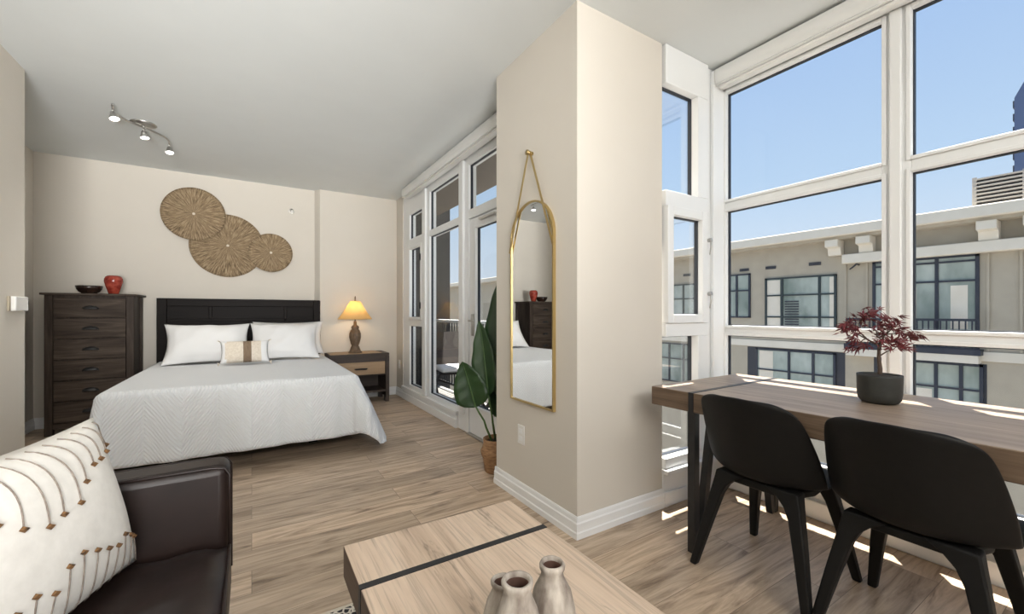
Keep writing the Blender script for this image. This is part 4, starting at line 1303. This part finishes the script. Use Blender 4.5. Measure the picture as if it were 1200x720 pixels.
# ------------------------------------------------------------------ dining table, chairs, maple
TZ = 0.755
def dining():
    L_, Wd, th = 1.72, 0.80, 0.092
    t = thing('dining_table', 'walnut toned dining table with black metal inlay against the windows', 'dining table', (2.15, 1.455, 0), tl(1.2))
    x0, x1 = -Wd / 2 - 0.005, Wd / 2
    y1 = 0.0; y0 = -L_
    s1, s2 = -0.223, -L_ + 0.223; w = 0.012
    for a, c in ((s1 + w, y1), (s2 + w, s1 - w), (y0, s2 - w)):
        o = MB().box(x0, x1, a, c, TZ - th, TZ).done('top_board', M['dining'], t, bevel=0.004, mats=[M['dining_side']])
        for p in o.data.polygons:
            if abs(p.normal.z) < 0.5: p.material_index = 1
    for s, sg in ((s1, -1), (s2, 1)):
        MB().box(x0 - 0.001, x1 + 0.001, s - w, s + w, TZ - th - 0.001, TZ + 0.0005).done('inlay_strip', M['black_metal'], t)
        for xx, q in ((x0 + 0.022, 1), (x1 - 0.022, -1)):
            MB().box(xx - 0.019, xx + 0.019, s - 0.019, s + 0.019, 0, TZ - th).done('leg', M['black_metal'], t, bevel=0.002)
            b = MB(); b.bar((xx + q * 0.035, s - 0.002, 0.004), (xx + q * 0.155, s - 0.002, TZ - th - 0.012), 0.034, 0.034, (0, 1, 0)); b.done('brace', M['black_metal'], t)
        MB().box(x0 + 0.045, x1 - 0.045, s - 0.019, s + 0.019, TZ - th - 0.012, TZ - th - 0.002).done('cross_bar', M['black_metal'], t)
dining()

def chair(label, loc, rz):
    t = thing('dining_chair', label, 'chair', loc, rz, 'black dining chairs at the table')
    # local +x is the way the sitter faces
    prof = [(0.245, 0.432, 0.185), (0.225, 0.447, 0.205), (0.12, 0.443, 0.222), (0.0, 0.434, 0.228), (-0.10, 0.434, 0.230), (-0.155, 0.448, 0.232), (-0.185, 0.485, 0.234),
            (-0.203, 0.54, 0.232), (-0.222, 0.61, 0.224), (-0.240, 0.675, 0.214), (-0.256, 0.730, 0.202), (-0.265, 0.768, 0.186), (-0.268, 0.786, 0.158), (-0.269, 0.793, 0.115)]
    wrap = [0, 0, 0, 0.02, 0.07, 0.11, 0.125, 0.12, 0.105, 0.088, 0.070, 0.055, 0.045, 0.04]
    rows = []
    for k, (x, z, hw) in enumerate(prof):
        row = []
        back = sstep(3, 8, k)
        for i in range(13):
            u = -1 + i / 6
            cx = wrap[k] * abs(u) ** 2.2                 # the back wraps forward at the sides
            cz = 0.026 * (1 - back) * abs(u) ** 3 * (1 if k > 1 else 0.4)
            row.append((x + cx, hw * u, z + cz - (0.010 * u * u if k >= 11 else 0)))
        rows.append(row)
    MB().sheet(rows).done('shell', M['black_plastic'], t, solid=0.011, off=0, sub=2)
    b = MB()     # seat ring under the shell
    b.prism([(-0.118, -0.13), (-0.118, 0.13), (0.02, 0.165), (0.18, 0.15), (0.18, -0.15), (0.02, -0.165)], 'z', 0.392, 0.428)
    b.done('seat_frame', M['black_plastic'], t, bevel=0.012, seg=3)
    for sx, sy in ((-1, -1), (-1, 1), (1, -1), (1, 1)):
        tx, ty = (-0.104 if sx < 0 else 0.165), sy * (0.142 if sx < 0 else 0.145)
        fx, fy = (-0.200 if sx < 0 else 0.272), sy * (0.228 if sx < 0 else 0.215)
        b = MB()
        secs = []
        for s, w, d in ((0.0, 0.125, 0.060), (0.07, 0.085, 0.052), (0.14, 0.062, 0.048), (0.24, 0.050, 0.045), (0.5, 0.043, 0.040), (1.0, 0.031, 0.031)):
            x = tx + (fx - tx) * s; y = ty + (fy - ty) * s; z = 0.434 * (1 - s)
            inn = (w - 0.046) * 0.5 if w > 0.046 else 0
            y -= sy * inn
            secs.append([(x - d / 2, y - w / 2, z), (x + d / 2, y - w / 2, z), (x + d / 2, y + w / 2, z), (x - d / 2, y + w / 2, z)])
        b.rings(secs)
        b.done('leg', M['black_plastic'], t, bevel=0.007, seg=3)
    return t
chair('black moulded dining chair tucked nearest the pier end of the table', (1.898, 0.942, 0), tl(0))
chair('black moulded dining chair in front of the potted maple, away from the pier', (1.905, 0.470, 0), tl(-1))

def maple():
    base = Vector((2.226, 0.672, TZ))
    t = thing('potted_maple', 'small red-leaved maple in a dark round pot on the dining table', 'plant', base)
    MB().lathe([(0.045, 0.0), (0.060, 0.004), (0.070, 0.018), (0.0735, 0.04), (0.075, 0.110), (0.075, 0.119), (0.068, 0.119), (0.068, 0.10)], n=40, cap1=False).done('pot', M['pot'], t, smooth=True)
    MB().lathe([(0.068, 0.10), (0.068, 0.110), (0.03, 0.118), (0.004, 0.12)], n=30).done('soil', M['soil'], t, smooth=True)
    rgt = Vector((math.cos(YAW), -math.sin(YAW), 0)); fw = Vector((math.sin(YAW), math.cos(YAW), 0))
    def P(r, z, f=0.0): return rgt * (r * 0.84) + fw * (f * 0.9) + Vector((0, 0, 0.10 + (z - 0.11) * 0.86))
    br = MB()
    top = P(-0.002, 0.27)
    br.tube([P(0.0, 0.11), P(0.004, 0.16), P(-0.003, 0.21), top], [0.010, 0.008, 0.007, 0.0055], 8)
    tips = []
    def branch(p0, pts, r=0.0042):
        q = [p0] + pts
        br.tube(q, [r * (1 - 0.7 * i / (len(q) - 1)) for i in range(len(q))], 6)
        tips.extend([(q[-1], (q[-1] - q[-2]).normalized()), ((q[-1] + q[-2]) / 2, (q[-1] - q[-2]).normalized())])
    branch(top, [P(-0.05, 0.30, 0.01), P(-0.09, 0.345, 0.02), P(-0.10, 0.39, 0.0)])
    branch(P(-0.09, 0.345, 0.02), [P(-0.125, 0.36, 0.02), P(-0.155, 0.355, -0.01)], 0.003)
    branch(P(-0.06, 0.305, 0.01), [P(-0.11, 0.30, -0.03), P(-0.135, 0.275, -0.03)], 0.003)
    branch(P(-0.10, 0.38), [P(-0.085, 0.415, -0.01), P(-0.06, 0.43, -0.01)], 0.0025)
    branch(top, [P(0.0, 0.31, -0.02), P(-0.01, 0.345, -0.03), P(-0.02, 0.36, -0.06)])
    branch(top, [P(0.03, 0.30, 0.02), P(0.06, 0.325, 0.03), P(0.09, 0.37, 0.03)])
    branch(P(0.06, 0.325, 0.03), [P(0.10, 0.33, 0.0), P(0.145, 0.325, -0.02)], 0.003)
    branch(P(0.05, 0.315, 0.03), [P(0.06, 0.35, 0.0), P(0.045, 0.38, -0.02)], 0.003)
    branch(P(0.0, 0.22), [P(0.03, 0.245, -0.01), P(0.05, 0.255, -0.02), P(0.075, 0.285, -0.03)], 0.003)
    branch(P(0.0, 0.25), [P(-0.03, 0.27, -0.04), P(-0.05, 0.285, -0.07)], 0.003)
    branch(P(0.03, 0.30, 0.02), [P(0.06, 0.31, 0.08), P(0.09, 0.34, 0.11)], 0.003)
    branch(P(-0.05, 0.30, 0.01), [P(-0.06, 0.33, 0.07), P(-0.08, 0.36, 0.10)], 0.003)
    br.done('trunk', M['bark'], t, smooth=True)
    lf = MB()
    rnd = random.Random(11)
    def maple_leaf(c, d, size):
        nrm = Vector((rnd.uniform(-0.6, 0.6), rnd.uniform(-0.9, 0.3), rnd.uniform(0.3, 1))).normalized()
        a = (d + Vector((rnd.uniform(-0.6, 0.6), rnd.uniform(-0.6, 0.6), rnd.uniform(-0.7, 0.2)))).normalized()
        s = a.cross(nrm)
        if s.length < 0.1: s = a.cross(Vector((1, 0, 0)))
        s.normalize(); nn = s.cross(a)
        for ang, ln in ((0, 1.0), (0.62, 0.88), (-0.62, 0.88), (1.3, 0.62), (-1.3, 0.62)):
            dr = a * math.cos(ang) + s * math.sin(ang); pr = dr.cross(nn).normalized()
            ln *= size; wd = 0.115 * ln
            tip = c + dr * ln - nn * (0.25 * ln); m1 = c + dr * (ln * 0.45) - nn * (0.04 * ln)
            V = [lf.bm.verts.new(p) for p in (c, m1 + pr * wd, tip, m1 - pr * wd)]
            lf.bm.faces.new(V)
    for c, d in tips:
        for k in range(rnd.choice((5, 6, 7))):
            off = Vector((rnd.uniform(-1, 1), rnd.uniform(-1, 1), rnd.uniform(-0.7, 0.9))) * 0.030
            maple_leaf(c + off, d, rnd.uniform(0.026, 0.048))
    lf.done('foliage', M['maple_leaf'], t, solid=0.0006)
maple()
